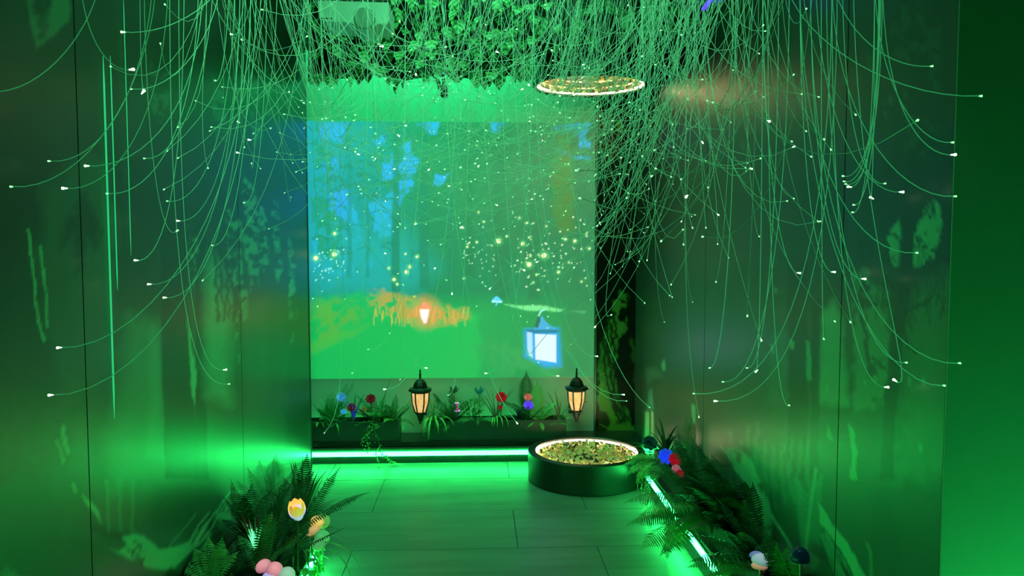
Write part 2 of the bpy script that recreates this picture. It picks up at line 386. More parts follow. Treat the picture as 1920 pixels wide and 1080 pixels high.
    for k in range(6):
        p.line([(1545+6*k, 990+8*k), (1566+6*k, 1030+8*k), (1590+6*k, 1085+8*k)], 1.3, D0, soft=2, wob=3, seed=k, op=.6)
        p.line([(1538+3*k, 1000), (1556+3*k, 1050), (1576+3*k, 1100)], 1.6, LT, soft=2, wob=3, seed=k+9, op=.6)
    p.line([(1626,1020),(1632,1035),(1634,1090)], 3, LT, soft=3, op=.6)
    g = (.85+.3*fbm(px, py, 60, 31, ax=2, ay=.5))[:, None]
    return p.c*g

def mural_panel(parent, X, y0, y1, painter, z1=ZC, t=.018, side=1):
    # columns spaced evenly as seen from the aisle, so that the fine print at the far end keeps its detail
    ya, yb = max(y0, .9), y1
    nu = max(8, int(abs(X*1450/ya-X*1450/yb)/2.6)); nu = min(nu, 330); nv = 420
    inv = np.linspace(1/ya, 1/yb, nu); Ys = 1/inv
    if y0 < ya: Ys = np.concatenate([[y0], Ys]); nu += 1
    Zs = np.linspace(.0, z1, nv)
    YY, ZZ = np.meshgrid(Ys, Zs, indexing='ij')
    P = np.stack([np.full(YY.size, X), YY.ravel(), ZZ.ravel()], 1)
    me = grid_mesh('panel_face', P, nu, nv, painter, mural_m)
    if side < 0: me.flip_normals()
    o = link('panel', me, parent)
    return o
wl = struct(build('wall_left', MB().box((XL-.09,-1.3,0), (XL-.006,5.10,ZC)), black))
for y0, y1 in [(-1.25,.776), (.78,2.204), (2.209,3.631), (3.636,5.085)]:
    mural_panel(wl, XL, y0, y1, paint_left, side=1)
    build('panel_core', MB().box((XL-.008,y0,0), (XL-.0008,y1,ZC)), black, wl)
build('edge_trim', MB().box((XL-.09,5.086,0), (XL+.004,5.10,ZC)), alu, wl)
build('alcove_return', MB().box((XL-.2,5.10,0), (XL-.10,5.6,ZC)), dark_paint, wl)
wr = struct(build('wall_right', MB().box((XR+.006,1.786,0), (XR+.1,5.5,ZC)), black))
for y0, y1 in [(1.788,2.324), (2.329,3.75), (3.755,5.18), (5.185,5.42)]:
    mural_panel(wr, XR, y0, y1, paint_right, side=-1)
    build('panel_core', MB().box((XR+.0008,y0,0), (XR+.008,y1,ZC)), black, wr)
struct(build('wall_corner', MB().box((XR-.001,1.780,0), (2.5,1.785,ZC)), grey_paint))
struct(build('wall_rear', MB().box((-1.3,-1.35,0), (2.5,-1.28,ZC)), dark_paint))
struct(build('wall_entrance', MB().box((2.42,-1.3,0), (2.5,1.7,ZC)), dark_paint))

# ---- back wall: white board over full alcove, dark tree mural at its right
wb = struct(build('wall_back', MB().box((-1.3,YB+.02,0), (2.0,YB+.12,ZC)), dark_paint))
XS = at(1115, 500, YB).x
build('board', MB().box((-1.2,YB,0), (XS,YB+.02,2.80)), white_board, wb, bevel=.001)
build('frame_rail', MB().box((XS,YB-.015,0), (XS+.014,YB+.02,2.80)), alu, wb)
zl = at(850, 709, YB).z
build('joint_rail', MB().box((-1.2,YB-.003,zl-.003), (XS,YB+.001,zl+.003)), mat('white_edge', (.8,.85,.82), .4), wb)
mural2_m = attr_mat('printed_dark_film', .3, spec=.5)
def paint_tree(px, py, P):
    p = Paint(px, py, lin(4,6,4))
    G1 = lin(120,170,60); G2 = lin(70,140,60)
    p.poly([(1122,820),(1122,690),(1130,700),(1142,740),(1160,770),(1178,790),(1196,812),(1200,825),(1160,830)], G1, soft=4, wob=8, ws=22, op=.9, seed=3)
    p.poly([(1124,700),(1128,640),(1142,600),(1150,560),(1168,540),(1176,560),(1172,620),(1160,660),(1152,700),(1156,740),(1172,760),(1186,790),(1174,800),(1150,770),(1136,740)], G2, soft=5, wob=12, ws=20, op=.9, seed=5, mott=.36, ms=22)
    for k in range(4):
        p.line([(1126+9*k, 560+10*k), (1132+6*k, 650+8*k), (1140+7*k, 720+6*k), (1160+5*k, 790)], 2.5, lin(6,10,5), soft=3, wob=9, seed=k, op=.9)
    p.line([(1186,640),(1196,690),(1198,730)], 5, G2, soft=6, wob=9, op=.35)
    p.poly([(1122,770),(1136,772),(1144,790),(1138,812),(1122,818)], lin(60,35,20), soft=4, wob=4, op=.9, seed=8)
    p.line([(1124,795),(1134,800),(1142,806)], 1, G1, soft=1.5)
    p.poly([(1128,170),(1168,170),(1165,250),(1150,330),(1130,300)], lin(70,36,18), soft=14, wob=12, ws=24, op=.8, seed=9, mott=.4, ms=24)
    p.line([(1158,230),(1160,245)], 3, G1, soft=3, wob=4)
    return p.c
xs = np.linspace(XS+.014, XR-.001, 70); zs = np.linspace(0, 2.9, 420)
XX, ZZ = np.meshgrid(xs, zs, indexing='ij')
me = grid_mesh('mural_face', np.stack([XX.ravel(), np.full(XX.size, YB-.002), ZZ.ravel()], 1), 70, 420, paint_tree, mural2_m)
me.flip_normals()
link('mural_panel', me, wb)

# ---- projected forest picture
def paint_screen(px, py, P):
    p = Paint(px, py, lin(0,98,68))
    x, y = px, py
    # broad tones: cyan left, green right, green ground
    p.mix(np.clip((800-x)/190, 0, 1)*np.clip((560-y)/60, 0, 1), lin(10,135,165))
    p.mix(np.clip(1-np.hypot((x-1040)/260, (y-330)/230), 0, 1)*.7, lin(30,72,45))
    p.mix(np.clip((y-545)/40, 0, 1)*.9, lin(0,150,62))
    p.mix(np.clip((y-480)/40, 0, 1)*np.clip((x-820)/200, 0, 1)*.6, lin(0,100,65))
    # sky patches seen between the crowns
    sky = lin(30,140,225); sky2 = lin(20,150,205)
    for k, (pts, mt) in enumerate([([(597,232),(652,228),(640,270),(618,262),(600,255)], 0), ([(700,262),(722,250),(718,272),(708,272)], 0),
            ([(780,228),(830,228),(815,250),(795,246)], .4), ([(918,230),(950,230),(936,250),(924,248)], 0), ([(596,290),(636,300),(634,335),(612,325)], .4),
            ([(620,360),(655,355),(660,420),(620,400),(612,372)], .3), ([(718,300),(770,262),(775,350),(735,400),(700,440),(708,380)], .45),
            ([(756,280),(790,300),(770,340),(755,350)], .4), ([(815,330),(845,326),(830,345),(812,345)], .35), ([(588,380),(660,380),(700,500),(640,520),(588,500)], .5),
            ([(690,380),(740,360),(740,450),(715,470)], .4), ([(1025,235),(1110,230),(1108,300),(1030,290)], .55)]):
        p.poly(pts, sky if k < 9 else sky2, soft=4, wob=7, ws=12, op=.95, seed=k, mott=mt, ms=15)
    # misty far glow between trunks
    p.poly([(588,420),(760,440),(820,500),(760,560),(588,560)], lin(10,150,160), soft=60, wob=10, op=.7, seed=21)
    # trunks and fir crowns
    tr = lin(0,88,78); tr2 = lin(8,74,52)
    for (x0, w_, yt, yb, c, op) in [(742,14,230,560,tr,.8),(655,8,300,520,tr,.5),(690,5,380,520,tr,.5),(795,16,230,540,tr,.75),(845,10,300,520,tr,.6),(880,14,250,520,tr2,.7),
                                    (905,6,400,500,tr,.5),(940,26,230,560,tr2,.6),(1000,20,230,560,tr2,.5),(615,6,300,480,tr,.4),(770,4,420,520,tr,.5),(1085,8,300,540,tr2,.5)]:
        p.poly([(x0-w_*.35,yt),(x0+w_*.35,yt),(x0+w_*.6,yb),(x0-w_*.6,yb)], c, soft=4, wob=4, ws=60, op=op, seed=int(x0))
    for k in range(70):
        x0 = random.uniform(590, 830); y0 = random.uniform(250, 480); l = random.uniform(10, 34)
        p.line([(x0-l/2, y0+random.uniform(2,8)), (x0, y0), (x0+l/2, y0+random.uniform(2,9))], random.uniform(1,2.6), tr, soft=2.5, wob=4, seed=k, op=.6)
    p.poly([(588,230),(600,240),(604,300),(612,360),(640,420),(630,500),(600,470),(588,440)], lin(0,120,80), soft=8, wob=14, ws=14, op=.7, seed=31, mott=.4)
    # olive trunk of the near tree at right
    p.poly([(1047,250),(1066,250),(1076,330),(1076,430),(1050,440),(1034,400),(1034,330)], lin(60,95,0), soft=8, wob=5, op=.75, seed=41)
    # bank, path, glow in the grass
    p.poly([(588,560),(680,548),(780,560),(900,590),(900,720),(588,720)], lin(0,165,70), soft=14, wob=8, op=.8, seed=42)
    p.poly([(588,570),(640,560),(700,575),(640,620),(588,650)], lin(90,150,20), soft=16, wob=14, ws=18, op=.6, seed=43, mott=.42)
    p.poly([(588,640),(650,620),(690,610),(640,640),(588,665)], lin(80,160,30), soft=12, wob=6, op=.5, seed=44)
    p.poly([(680,552),(730,548),(790,566),(850,580),(885,592),(860,604),(800,606),(750,600),(715,580)], lin(190,130,40), soft=14, wob=12, ws=12, op=.75, seed=45, mott=.42, ms=10)
    for k in range(60):
        x0 = random.uniform(700, 880); y0 = 590+random.uniform(-12, 14)
        p.line([(x0, y0+8), (x0+random.uniform(-2,2), y0-6)], .9, lin(225,160,60), soft=1.2, op=.5)
    p.dot(797, 586, 22, lin(255,120,70), soft=34, op=.6)
    p.poly([(792,568),(797,566),(806,577),(792,578)], lin(255,120,110), soft=2)
    p.poly([(787,580),(805,580),(802,596),(799,606),(795,606),(789,594)], lin(255,235,235), soft=3)
    p.dot(777, 556, 1.6, lin(240,220,80)); 
    # pale stream and fern bank
    p.poly([(945,572),(1000,572),(1060,580),(1050,584),(990,582)], lin(120,225,140), soft=4, wob=3, op=.9, seed=46)
    p.poly([(1070,583),(1100,583),(1095,588)], lin(100,200,130), soft=3, op=.8)
    p.line([(925,565),(932,558),(938,564)], 3, lin(80,200,255), soft=3, wob=2); p.line([(924,565),(940,566)], 1.5, lin(180,240,255), soft=2); p.line([(930,572),(934,566)], 1.2, lin(90,200,255), soft=2)
    p.poly([(885,650),(930,640),(1000,655),(1060,690),(1040,710),(940,700)], lin(40,140,70), soft=16, wob=10, ws=14, op=.7, seed=47, mott=.42, ms=12)
    p.poly([(1050,480),(1115,480),(1115,705),(1060,705)], lin(20,95,60), soft=30, op=.5)
    # glowing blue lantern
    p.poly([(984,618),(1048,616),(1052,686),(1022,688),(984,668)], lin(30,150,255), soft=12, op=.8)
    p.poly([(1000,618),(1016,592),(1024,604),(1048,620)], lin(60,150,220), soft=3, wob=1, op=.9); p.poly([(1002,612),(1010,590),(1014,600),(1008,616)], lin(10,60,60), soft=2)
    p.line([(1010,592),(1014,584),(1022,580)], 1.4, lin(150,230,220), soft=1.5)
    p.poly([(986,618),(1050,618),(1046,624),(990,626)], lin(0,90,150), soft=2)
    p.poly([(988,622),(998,624),(999,672),(989,664)], lin(170,205,255), soft=2)
    p.poly([(1003,626),(1043,628),(1043,680),(1004,674)], lin(215,225,255), soft=2)
    # fireflies
    fl = [(935,452,5),(992,496,5),(1020,479,5.5),(980,457,4),(953,462,0),(762,510,4),(768,500,3.2),(782,481,3),(739,524,3.4),(745,533,2.4),(729,503,2.6),(627,477,5),(592,484,5),(627,438,3.4),
          (760,476,2),(1060,448,3),(1078,452,3.2),(1105,466,2.6),(1024,424,2),(974,409,2.4),(1047,510,3),(1000,530,2),(880,455,1.6),(876,463,2),(868,427,1.8),(897,398,2),(907,416,2),(894,454,2),(950,443,2),(1067,492,2),
          (1099,440,2),(1090,528,2),(1006,515,2),(992,445,2),(995,480,2),(988,418,2),(870,522,2)]
    for x0, y0, r in fl:
        if r: p.dot(x0, y0, r*1.4, lin(120,255,130), soft=r*2, op=.35); p.dot(x0, y0, r*.8, lin(255,255,190), soft=1.6)
    for k in range(75):
        x0 = random.uniform(965, 1105); y0 = random.gauss(480, 32); p.dot(x0, y0, random.choice([.9,1.2,1.6]), lin(225,255,200), soft=1.3)
    for k in range(34):
        x0 = random.uniform(870, 930); y0 = random.gauss(475, 28); p.dot(x0, y0, random.choice([.9,1.2]), lin(200,255,210), soft=1.3)
    for k in range(48):
        x0 = random.uniform(588, 650); y0 = random.gauss(490, 18); p.dot(x0, y0, random.choice([.9,1.3]), lin(170,255,235), soft=1.3)
    return p.c
a_ = at(583, 230, YB-.01); b_ = at(1114, 708, YB-.01)
xs = np.linspace(-1.195, XS-.002, 330); zs = np.linspace(zl+.004, at(850,229,YB).z, 300)
XX, ZZ = np.meshgrid(xs, zs, indexing='ij')
me = grid_mesh('projected_picture', np.stack([XX.ravel(), np.full(XX.size, YB-.004), ZZ.ravel()], 1), 330, 300, paint_screen, attr_mat('projected_light', .5, emit=1.12, diff=.3))
me.flip_normals()
scr = link('projection_screen', me); tag(scr, 'glowing forest picture with fireflies and a blue lantern on back wall', 'screen')

# ================================================================ PLATFORMS WITH LED STRIPS
led_m = mat('green_led', (.1,.6,.2), .5, emit=GREEN, es=K_BENCH)
plat_m = mat('black_platform', (.016,.022,.018), .3, noise=.2)
lip_m = mat('platform_lip', (.06,.09,.07), .35)
def led_mat(n, k): return mat(n, (.1,.6,.2), .5, emit=GREEN, es=k)
# bench along the back
t = thing('low_platform', 'long low black platform under the planter boxes with green light strip', 'platform', (0,5.17,0))
YF = 5.17
def bb(x0,y0,z0,x1,y1,z1, o=(0,5.17,0)): return MB().box((x0-o[0],y0-o[1],z0-o[2]), (x1-o[0],y1-o[1],z1-o[2]))
xb1 = .60
build('top_board', bb(-1.19,YF,.118,XR-.01,YB-.005,.150), plat_m, t, bevel=.003)
build('toe_board', bb(-1.19,YF+.012,0.001,XR-.01,YF+.03,.118), plat_m, t)
build('lip', bb(-1.19,YF-.006,.100,XR-.01,YF+.012,.112), lip_m, t, bevel=.002)
s = build('light_strip', bb(-1.19,YF-.006,.054,XR-.01,YF+.008,.080), led_m, t); s['label'] = 'glowing green light strip'
for xa, xb in ((-1.17,-.57), (-.31,.55)):  # unseen glowing strips added behind the planter boxes to brighten the board
    s = build('added_back_strip', bb(xa,5.350,.151,xb,5.362,.158), led_mat('added_back_glow', 16), t); s['label'] = 'added unseen green fill strip behind a planter box'
# right platform
OR = (1.0, 3.4, 0)
t = thing('low_platform', 'narrow black platform along right wall with bright green light strip', 'platform', OR)
build('top_board', bb(1.0,2.05,.150,XR-.003,4.45,.168,OR), plat_m, t, bevel=.003)
build('toe_board', bb(1.012,2.05,.001,1.03,4.45,.15,OR), plat_m, t)
build('lip', bb(1.0,2.05,.128,1.014,4.45,.140,OR), lip_m, t, bevel=.002)
s = build('light_strip', bb(.996,2.05,.094,1.012,4.45,.116,OR), led_mat('green_led_right', K_RIGHT), t); s['label'] = 'glowing green light strip'
# left platform
OL = (-.72, 2.4, 0)
t = thing('low_platform', 'black platform along left wall, mostly hidden by ferns, with green light strip', 'platform', OL)
build('top_board', bb(XL+.003,.6,.135,-.72,3.60,.155,OL), plat_m, t, bevel=.003)
build('toe_board', bb(-.75,.6,.001,-.732,3.60,.135,OL), plat_m, t)
s = build('light_strip', bb(-.732,.6,.088,-.716,3.60,.110,OL), led_mat('green_led_left', K_LEFT), t); s['label'] = 'glowing green light strip'
# fill strip added at the corner wall's foot, outside the frame, to brighten it
t = thing('added_wall_fill', 'added unseen green fill strip at the foot of the plain wall at right', 'light', (1.85,1.62,0))
build('light_strip', MB().box((-.6,-.16,.004), (.6,-.145,.034)), led_mat('added_wall_glow', 190), t)
build('channel', MB().box((-.62,-.145,.002), (.62,-.125,.022)), plat_m, t)

# thin glowing tubes standing in for lines of light reflected in the left wall
line_m = mat('reflected_line', (.1,.3,.2), .4, emit=(.02,.50,.15), es=1.15)
def reflected_line(px0, py0, px1, py1, label, r=.0026):
    p0 = atX((px0+px1)/2, py0, XL+.006); p1 = atX((px0+px1)/2, py1, XL+.006)
    d = .5*(p0+p1); t = thing('reflected_line', label, 'light', (XL+.0055, d.y, p1.z))
    h = p0.z-p1.z; n = 14
    pts = [(0, 0, h*i/(n-1)) for i in range(n)]; rr = [r*(.25 if i in (0, n-1) else 1) for i in range(n)]
    build('tube', MB().tube(pts, rr, 6), line_m, t, smooth=True)
reflected_line(192,110,217,790, 'leftmost and longest vertical green reflected light line on left wall')
reflected_line(207,108,221,545, 'middle vertical green reflected light line on left wall', .0017)
reflected_line(232,2,246,480, 'rightmost vertical green reflected light line, rising to the top of left wall', .0012)

# ================================================================ DRUM AND HANGING DISC
gold_leaf_m = mat('gold_leaf', (.85,.72,.24), .5, noise=.35, nscale=40)
green_leaf_m = mat('yellow_green_leaf', (.62,.66,.30), .5, noise=.3, nscale=40)
pink_petal_m = mat('pink_petal', (.75,.3,.22), .5)
cream_m = mat('cream_petal', (.85,.75,.55), .5)
WARM = (1, .72, .40)
warm_led = mat('warm_led', (.8,.7,.5), .5, emit=(1,.80,.52), es=K_RING_DOWN)
warm_led_up = mat('warm_led_upper', (.8,.7,.5), .5, emit=(1,.74,.40), es=K_RING_UP)
glass_m = bpy.data.materials.new('clear_glass'); glass_m.use_nodes = True; nt = glass_m.node_tree; nt.nodes.clear()
o_ = nt.nodes.new('ShaderNodeOutputMaterial'); tr = nt.nodes.new('ShaderNodeBsdfTransparent'); gl = nt.nodes.new('ShaderNodeBsdfGlossy'); gl.inputs['Roughness'].default_value = .06
lw0 = nt.nodes.new('ShaderNodeLayerWeight'); lw1 = nt.nodes.new('ShaderNodeMath'); lw1.operation = 'POWER'; lw1.inputs[1].default_value = 5; nt.links.new(lw0.outputs['Facing'], lw1.inputs[0]); lw = nt.nodes.new('ShaderNodeMath'); lw.operation = 'MULTIPLY_ADD'; lw.inputs[1].default_value = .6; lw.inputs[2].default_value = .03; nt.links.new(lw1.outputs[0], lw.inputs[0]); mx = nt.nodes.new('ShaderNodeMixShader')
nt.links.new(lw.outputs[0], mx.inputs[0]); nt.links.new(tr.outputs[0], mx.inputs[1]); nt.links.new(gl.outputs[0], mx.inputs[2]); nt.links.new(mx.outputs[0], o_.inputs[0])
mirror_m = mat('mirror', (.72,.66,.55), .06, metal=1)
drum_m = mat('drum_dark_green', (.010,.018,.014), .36, noise=.1)
def oval_leaf(L, W, curl=0, n=4):
    vs = [(0,0,0)]; 
    for i in range(1, n):
        t_ = i/n; w_ = W*math.sin(math.pi*t_**.8)*.5; z = curl*L*math.sin(t_*2.2)*.4
        vs += [(L*t_, -w_, z+w_*.35), (L*t_, 0, z), (L*t_, w_, z+w_*.35)]
    vs.append((L, 0, curl*L*.3)); fs = [(0,2,1), (0,3,2)]
    for i in range(n-2):
        a = 1+3*i; fs += [(a,a+1,a+4,a+3), (a+1,a+2,a+5,a+4)]
    a = 1+3*(n-2); e = len(vs)-1; fs += [(a,a+1,e), (a+1,a+2,e)]
    return vs, fs
def drum(name, label, cx, cy, zmouth, depth, ro, ri, up, ledm, dens):
    """an open round well lined with small gilded leaves, lamp ring round the mouth; up=+1 opens upward"""
    t = thing(name, label, 'drum' if up > 0 else 'ceiling light', (cx, cy, zmouth-depth if up > 0 else zmouth))
    z0, z1 = (0, depth)
    prof = [(ro-.004,0),(ro,.004),(ro,depth-.004),(ro-.004,depth)]
    if up > 0: P = [(.05,0)]+prof+[(ri+.004,depth),(ri,depth-.004),(ri,.03),(.05,.03)]
    else: P = [(.05,depth)]+prof[::-1]+[(ri+.004,0),(ri,.004),(ri,depth-.03),(.05,depth-.03)]
    build('casing', MB().lathe(P, 72), drum_m, t, smooth=True).modifiers.new('es', 'EDGE_SPLIT').split_angle = R(35)
    zf = .032 if up > 0 else depth-.032
    build('mirror_base', MB().lathe([(.001,0),(ri-.002,0)], 64, (0,0,zf), open_ends=True), mirror_m, t)
    zl_ = depth-.022 if up > 0 else .018
    pts = [((ri-.008)*math.cos(a), (ri-.008)*math.sin(a), zl_) for a in np.linspace(0, 2*math.pi, 73)]
    lr = build('glow_ring', MB().tube(pts, .0055, 6, caps=False), ledm, t, smooth=True); lr['label'] = 'glowing warm white lamp ring'
    if up < 0:  # deeper glowing rings imitate mirror reflections of the lamp ring
        for q, kk in ((.055, 9), (.095, 5)):
            pq = [(p[0]*1.006, p[1]*1.006, q) for p in pts]; build('glow_ring', MB().tube(pq, .0045, 6, caps=False), mat('mirrored_ring_glow_%d' % kk, (.8,.7,.5), .5, emit=(1,.70,.22), es=kk), t, smooth=True)
    mbs = {k: MB() for k in range(4)}
    for i in range(dens):
        k = rng.choice(4, p=[.38,.34,.08,.20])
        if i < dens*.42: a = random.uniform(0, 2*math.pi); r_ = ri-.012-random.random()*.03; z = random.uniform(.06, depth-.024)
        else: a = random.uniform(0, 2*math.pi); r_ = (ri-.03)*math.sqrt(random.random()*.94+.06); z = depth-.028-random.random()**1.6*.07
        if up < 0 and i >= dens*.42 and r_ < ri*.5 and random.random() < .8: continue
        if up < 0: z = depth-z
        L = random.uniform(.025, .05); vs, fs = oval_leaf(L, L*.5, random.uniform(-.5,.9), 4)
        M = Matrix.Translation((r_*math.cos(a), r_*math.sin(a), z)) @ Euler((random.uniform(-.9,.9), random.uniform(-1.2,.3)*up, random.uniform(0,6.28))).to_matrix().to_4x4()
        vs = [M@Vector(v) for v in vs]
        vs = [Vector((v.x*min(1,(ri-.003)/max(1e-6,v.xy.length)), v.y*min(1,(ri-.003)/max(1e-6,v.xy.length)), min(max(v.z,.034),depth-.012) if up > 0 else max(min(v.z,depth-.034),.012))) for v in vs]
        mbs[k].add(vs, fs)
    for k, (nm, mm) in enumerate([('gold_leaves', gold_leaf_m), ('green_leaves', green_leaf_m), ('pink_petals', pink_petal_m), ('cream_petals', cream_m)]):
        o = build(nm, mbs[k], mm, t); o['kind'] = 'stuff'
    build('glass_cover', MB().lathe([(.0005,0),(ri-.001,0)], 64, (0,0,depth-.006 if up > 0 else .005), open_ends=True), glass_m, t)
    return t
DX, DY = .687, 4.80
drum('round_drum', 'dark green round drum on floor with glowing leaf-filled glass top', DX, DY, .182, .181, .369, .322, 1, warm_led, 1000)
t = drum('hanging_disc', 'gold-lit round lamp drum hanging above the floor drum', DX+.012, DY, 2.447, .20, .362, .330, -1, warm_led_up, 900)
for k in range(3):
    a = k*2.1+.4; build('hanging_cable', MB().tube([(.3*math.cos(a), .3*math.sin(a), .2), (.3*math.cos(a), .3*math.sin(a), ZC-2.447)], .003, 6), black, t)

# ================================================================ PLANT PARTS
fern_dark = mat('fern_dark_green', (.035,.115,.04), .42, noise=.3, nscale=18)
fern_mid = mat('fern_green', (.06,.24,.07), .42, noise=.3, nscale=18)
fern_light = mat('fern_light_green', (.18,.45,.12), .45, noise=.25, nscale=18)
fern_yellow = mat('fern_yellow_green', (.42,.45,.10), .45, noise=.25, nscale=18)
red_leaf = mat('dark_red_leaf', (.22,.03,.02), .4, noise=.3)
stem_m = mat('plant_stem', (.05,.13,.04), .5)
soil_m = mat('dark_soil', (.012,.012,.009), .9, noise=.4, bump=.5)

def curve_pts(L, up, droop, n):
    """plane curve in local XZ: starts at elevation 'up', bends down by 'droop' radians"""
    x = z = 0; pts = [(0,0)]
    for i in range(n):
        a = up-droop*((i+.5)/n)**1.3; x += L/n*math.cos(a); z += L/n*math.sin(a); pts.append((x, z))
    return pts
def frond_mesh(L, W, up, droop, pairs=24, lw=.010, m=None, tip=.12, vee=.25, fwd=.25, name='frond'):
    if lw > .006: pairs = int(max(14, L/.0105)); lw = .9*L/pairs*.80
    else: pairs = int(max(14, L/.0095)); lw = .9*L/pairs*.42
    mb = MB(); n = 10; c = curve_pts(L, up, droop, n)
    def P(t):
        f = t*n; i = min(int(f), n-1); f -= i
        return Vector((c[i][0]*(1-f)+c[i+1][0]*f, 0, c[i][1]*(1-f)+c[i+1][1]*f)), Vector((c[i+1][0]-c[i][0], 0, c[i+1][1]-c[i][1])).normalized()
    mb.tube([P(i/n)[0] for i in range(n+1)], [.0022*(1-.7*i/n) for i in range(n+1)], 3)
    for k in range(pairs):
        t_ = .10+.89*k/(pairs-1); p, d = P(t_); nn = Vector((-d.z, 0, d.x))
        l = W*(math.sin(math.pi*min(1, t_*.93+.05))**.55)*(1 if t_ < .75 else (1-(t_-.75)/.25*(1-tip)))
        for s in (-1, 1):
            side = (Vector((0, s, 0))+d*fwd-nn*vee*random.uniform(.5,1.4)).normalized()
            e = p+side*l+Vector((0,0,-l*.12)); w_ = lw*random.uniform(.85,1.1)
            mid = p+side*l*.5
            mb.add([p-d*w_*.35, mid-d*w_*.55+nn*.001, e, mid+d*w_*.55+nn*.001, p+d*w_*.35], [(0,1,3,4), (1,2,3)])
    return mb.mesh(name, m)
def strap_mesh(L, W, up, droop, m, name='leaf', n=10, fold=.3):
    mb = MB(); c = curve_pts(L, up, droop, n); vs = []; fs = []
    for i, (x, z) in enumerate(c):
        t_ = i/n; w_ = W*.5*(min(1, .45+t_*2.2))*(1-t_**3.2)+.0004
        vs += [(x,-w_,z+w_*fold), (x,0,z), (x,w_,z+w_*fold)]
    for i in range(n):
        a = 3*i; fs += [(a,a+1,a+4,a+3), (a+1,a+2,a+5,a+4)]
    return mb.add(vs, fs).mesh(name, m, True)
FR = {}
def fronds(key):
    """a small stock of frond meshes, shared between plants"""
    if key in FR: return FR[key]
    m, L, W, pairs, lw = {'fern_dark': (fern_dark,.30,.045,26,.010), 'fern': (fern_mid,.30,.048,26,.010), 'fern_light': (fern_light,.26,.042,24,.010),
                          'yellow': (fern_yellow,.24,.034,20,.012), 'fine': (fern_mid,.30,.075,26,.0045), 'fine_dark': (fern_dark,.32,.07,26,.0045), 'broad': (fern_light,.20,.030,18,.013)}[key]
    fw = .25 if 'fine' not in key else 1.1
    FR[key] = [[frond_mesh(L, W, R(u), R(dr), pairs, lw, m, fwd=fw) for dr in (15, 55, 95)] for u in (12, 48, 80)]
    return FR[key]
def put_fronds(t, key, n, scale=1, az=(0, 360), elev=None, spread=.02, name='frond'):
    st = fronds(key)
    for k in range(n):
        a = R(az[0]+(az[1]-az[0])*(k+random.uniform(.15,.85))/n); e = elev if elev is not None else random.choice([0,1,1,2])
        me = st[e][random.choice([0,1,1,2])]
        link(name, me, t, (spread*math.cos(a), spread*math.sin(a), 0), (random.uniform(-.25,.25), random.uniform(-.15,.15), a), scale*random.uniform(.75,1.12))
def frond_at(t, key, az, up, L, droop=40, roll=0, off=(0,0,0), **k):
    m, W, pairs, lw = {'fern_dark': (fern_dark,.16,28,.010), 'fern': (fern_mid,.16,28,.010), 'fern_light': (fern_light,.16,26,.010),
                       'yellow': (fern_yellow,.14,20,.013), 'fine': (fern_mid,.24,28,.0045), 'fine_dark': (fern_dark,.22,28,.0045)}[key]
    W = k.get('W', W)
    me = frond_mesh(L, W*L, R(up), R(droop), pairs, lw*L/.26, m, fwd=1.1 if 'fine' in key else .25)
    return link('frond', me, t, off, (roll, 0, R(az)))
def strap_at(t, m, az, up, L, W=.012, droop=90, off=(0,0,0), name='leaf', fold=.3):
    return link(name, strap_mesh(L, W, R(up), R(droop), m, fold=fold), t, off, (0, 0, R(az)))
def plant(label, cat, P, name): 
    t = thing(name, label, cat, P); return t
def crown(t, h=.02, r=.012, m=stem_m): build('crown', MB().lathe([(r*1.2,-.01),(r,0),(r*.5,h)], 8), m, t, smooth=True)

# ---- planter boxes
box_m = mat('planter_box', (.055,.085,.07), .38, noise=.08)
def planter(label, x0, x1, y0, y1, z0, z1, th=.008):
    t = thing('planter_box', label, 'planter', ((x0+x1)/2, (y0+y1)/2, z0)); hx, hy, h = (x1-x0)/2, (y1-y0)/2, z1-z0
    build('front_panel', MB().box((-hx,-hy,0), (hx,-hy+th,h)), box_m, t, bevel=.0015)
    build('back_panel', MB().box((-hx,hy-th,0), (hx,hy,h)), box_m, t, bevel=.0015)
    build('end_panel', MB().box((-hx,-hy+th,0), (-hx+th,hy-th,h)), box_m, t); build('end_panel', MB().box((hx-th,-hy+th,0), (hx,hy-th,h)), box_m, t)
    n = 14; vs = []; fs = []
    for i in range(n+1):
        for j in (0, 1): vs.append((-hx+th+(2*hx-2*th)*i/n, (-hy+th) if j == 0 else hy-th, h-.022+random.uniform(-.006,.006)))
    for i in range(n): fs.append((2*i, 2*i+2, 2*i+3, 2*i+1))
    o = build('soil', MB().add(vs, fs), soil_m, t); o['kind'] = 'stuff'
    return t
BX = lambda px: at(px, 800, 5.19).x
planter('left planter box standing on the back platform under the screen', -1.185, BX(749), 5.185, 5.335, .1505, .284)
planter('right planter box standing on the back platform, ending beside the right lantern', BX(801), BX(1062), 5.185, 5.335, .1505, .284)
planter('narrow planter box full of ferns along the right wall', 1.03, XR-.004, 2.2, 4.42, .1685, .285)
planter('planter box on the left platform hidden under lit ferns', -1.03, -.80, 2.7, 3.55, .1555, .205)

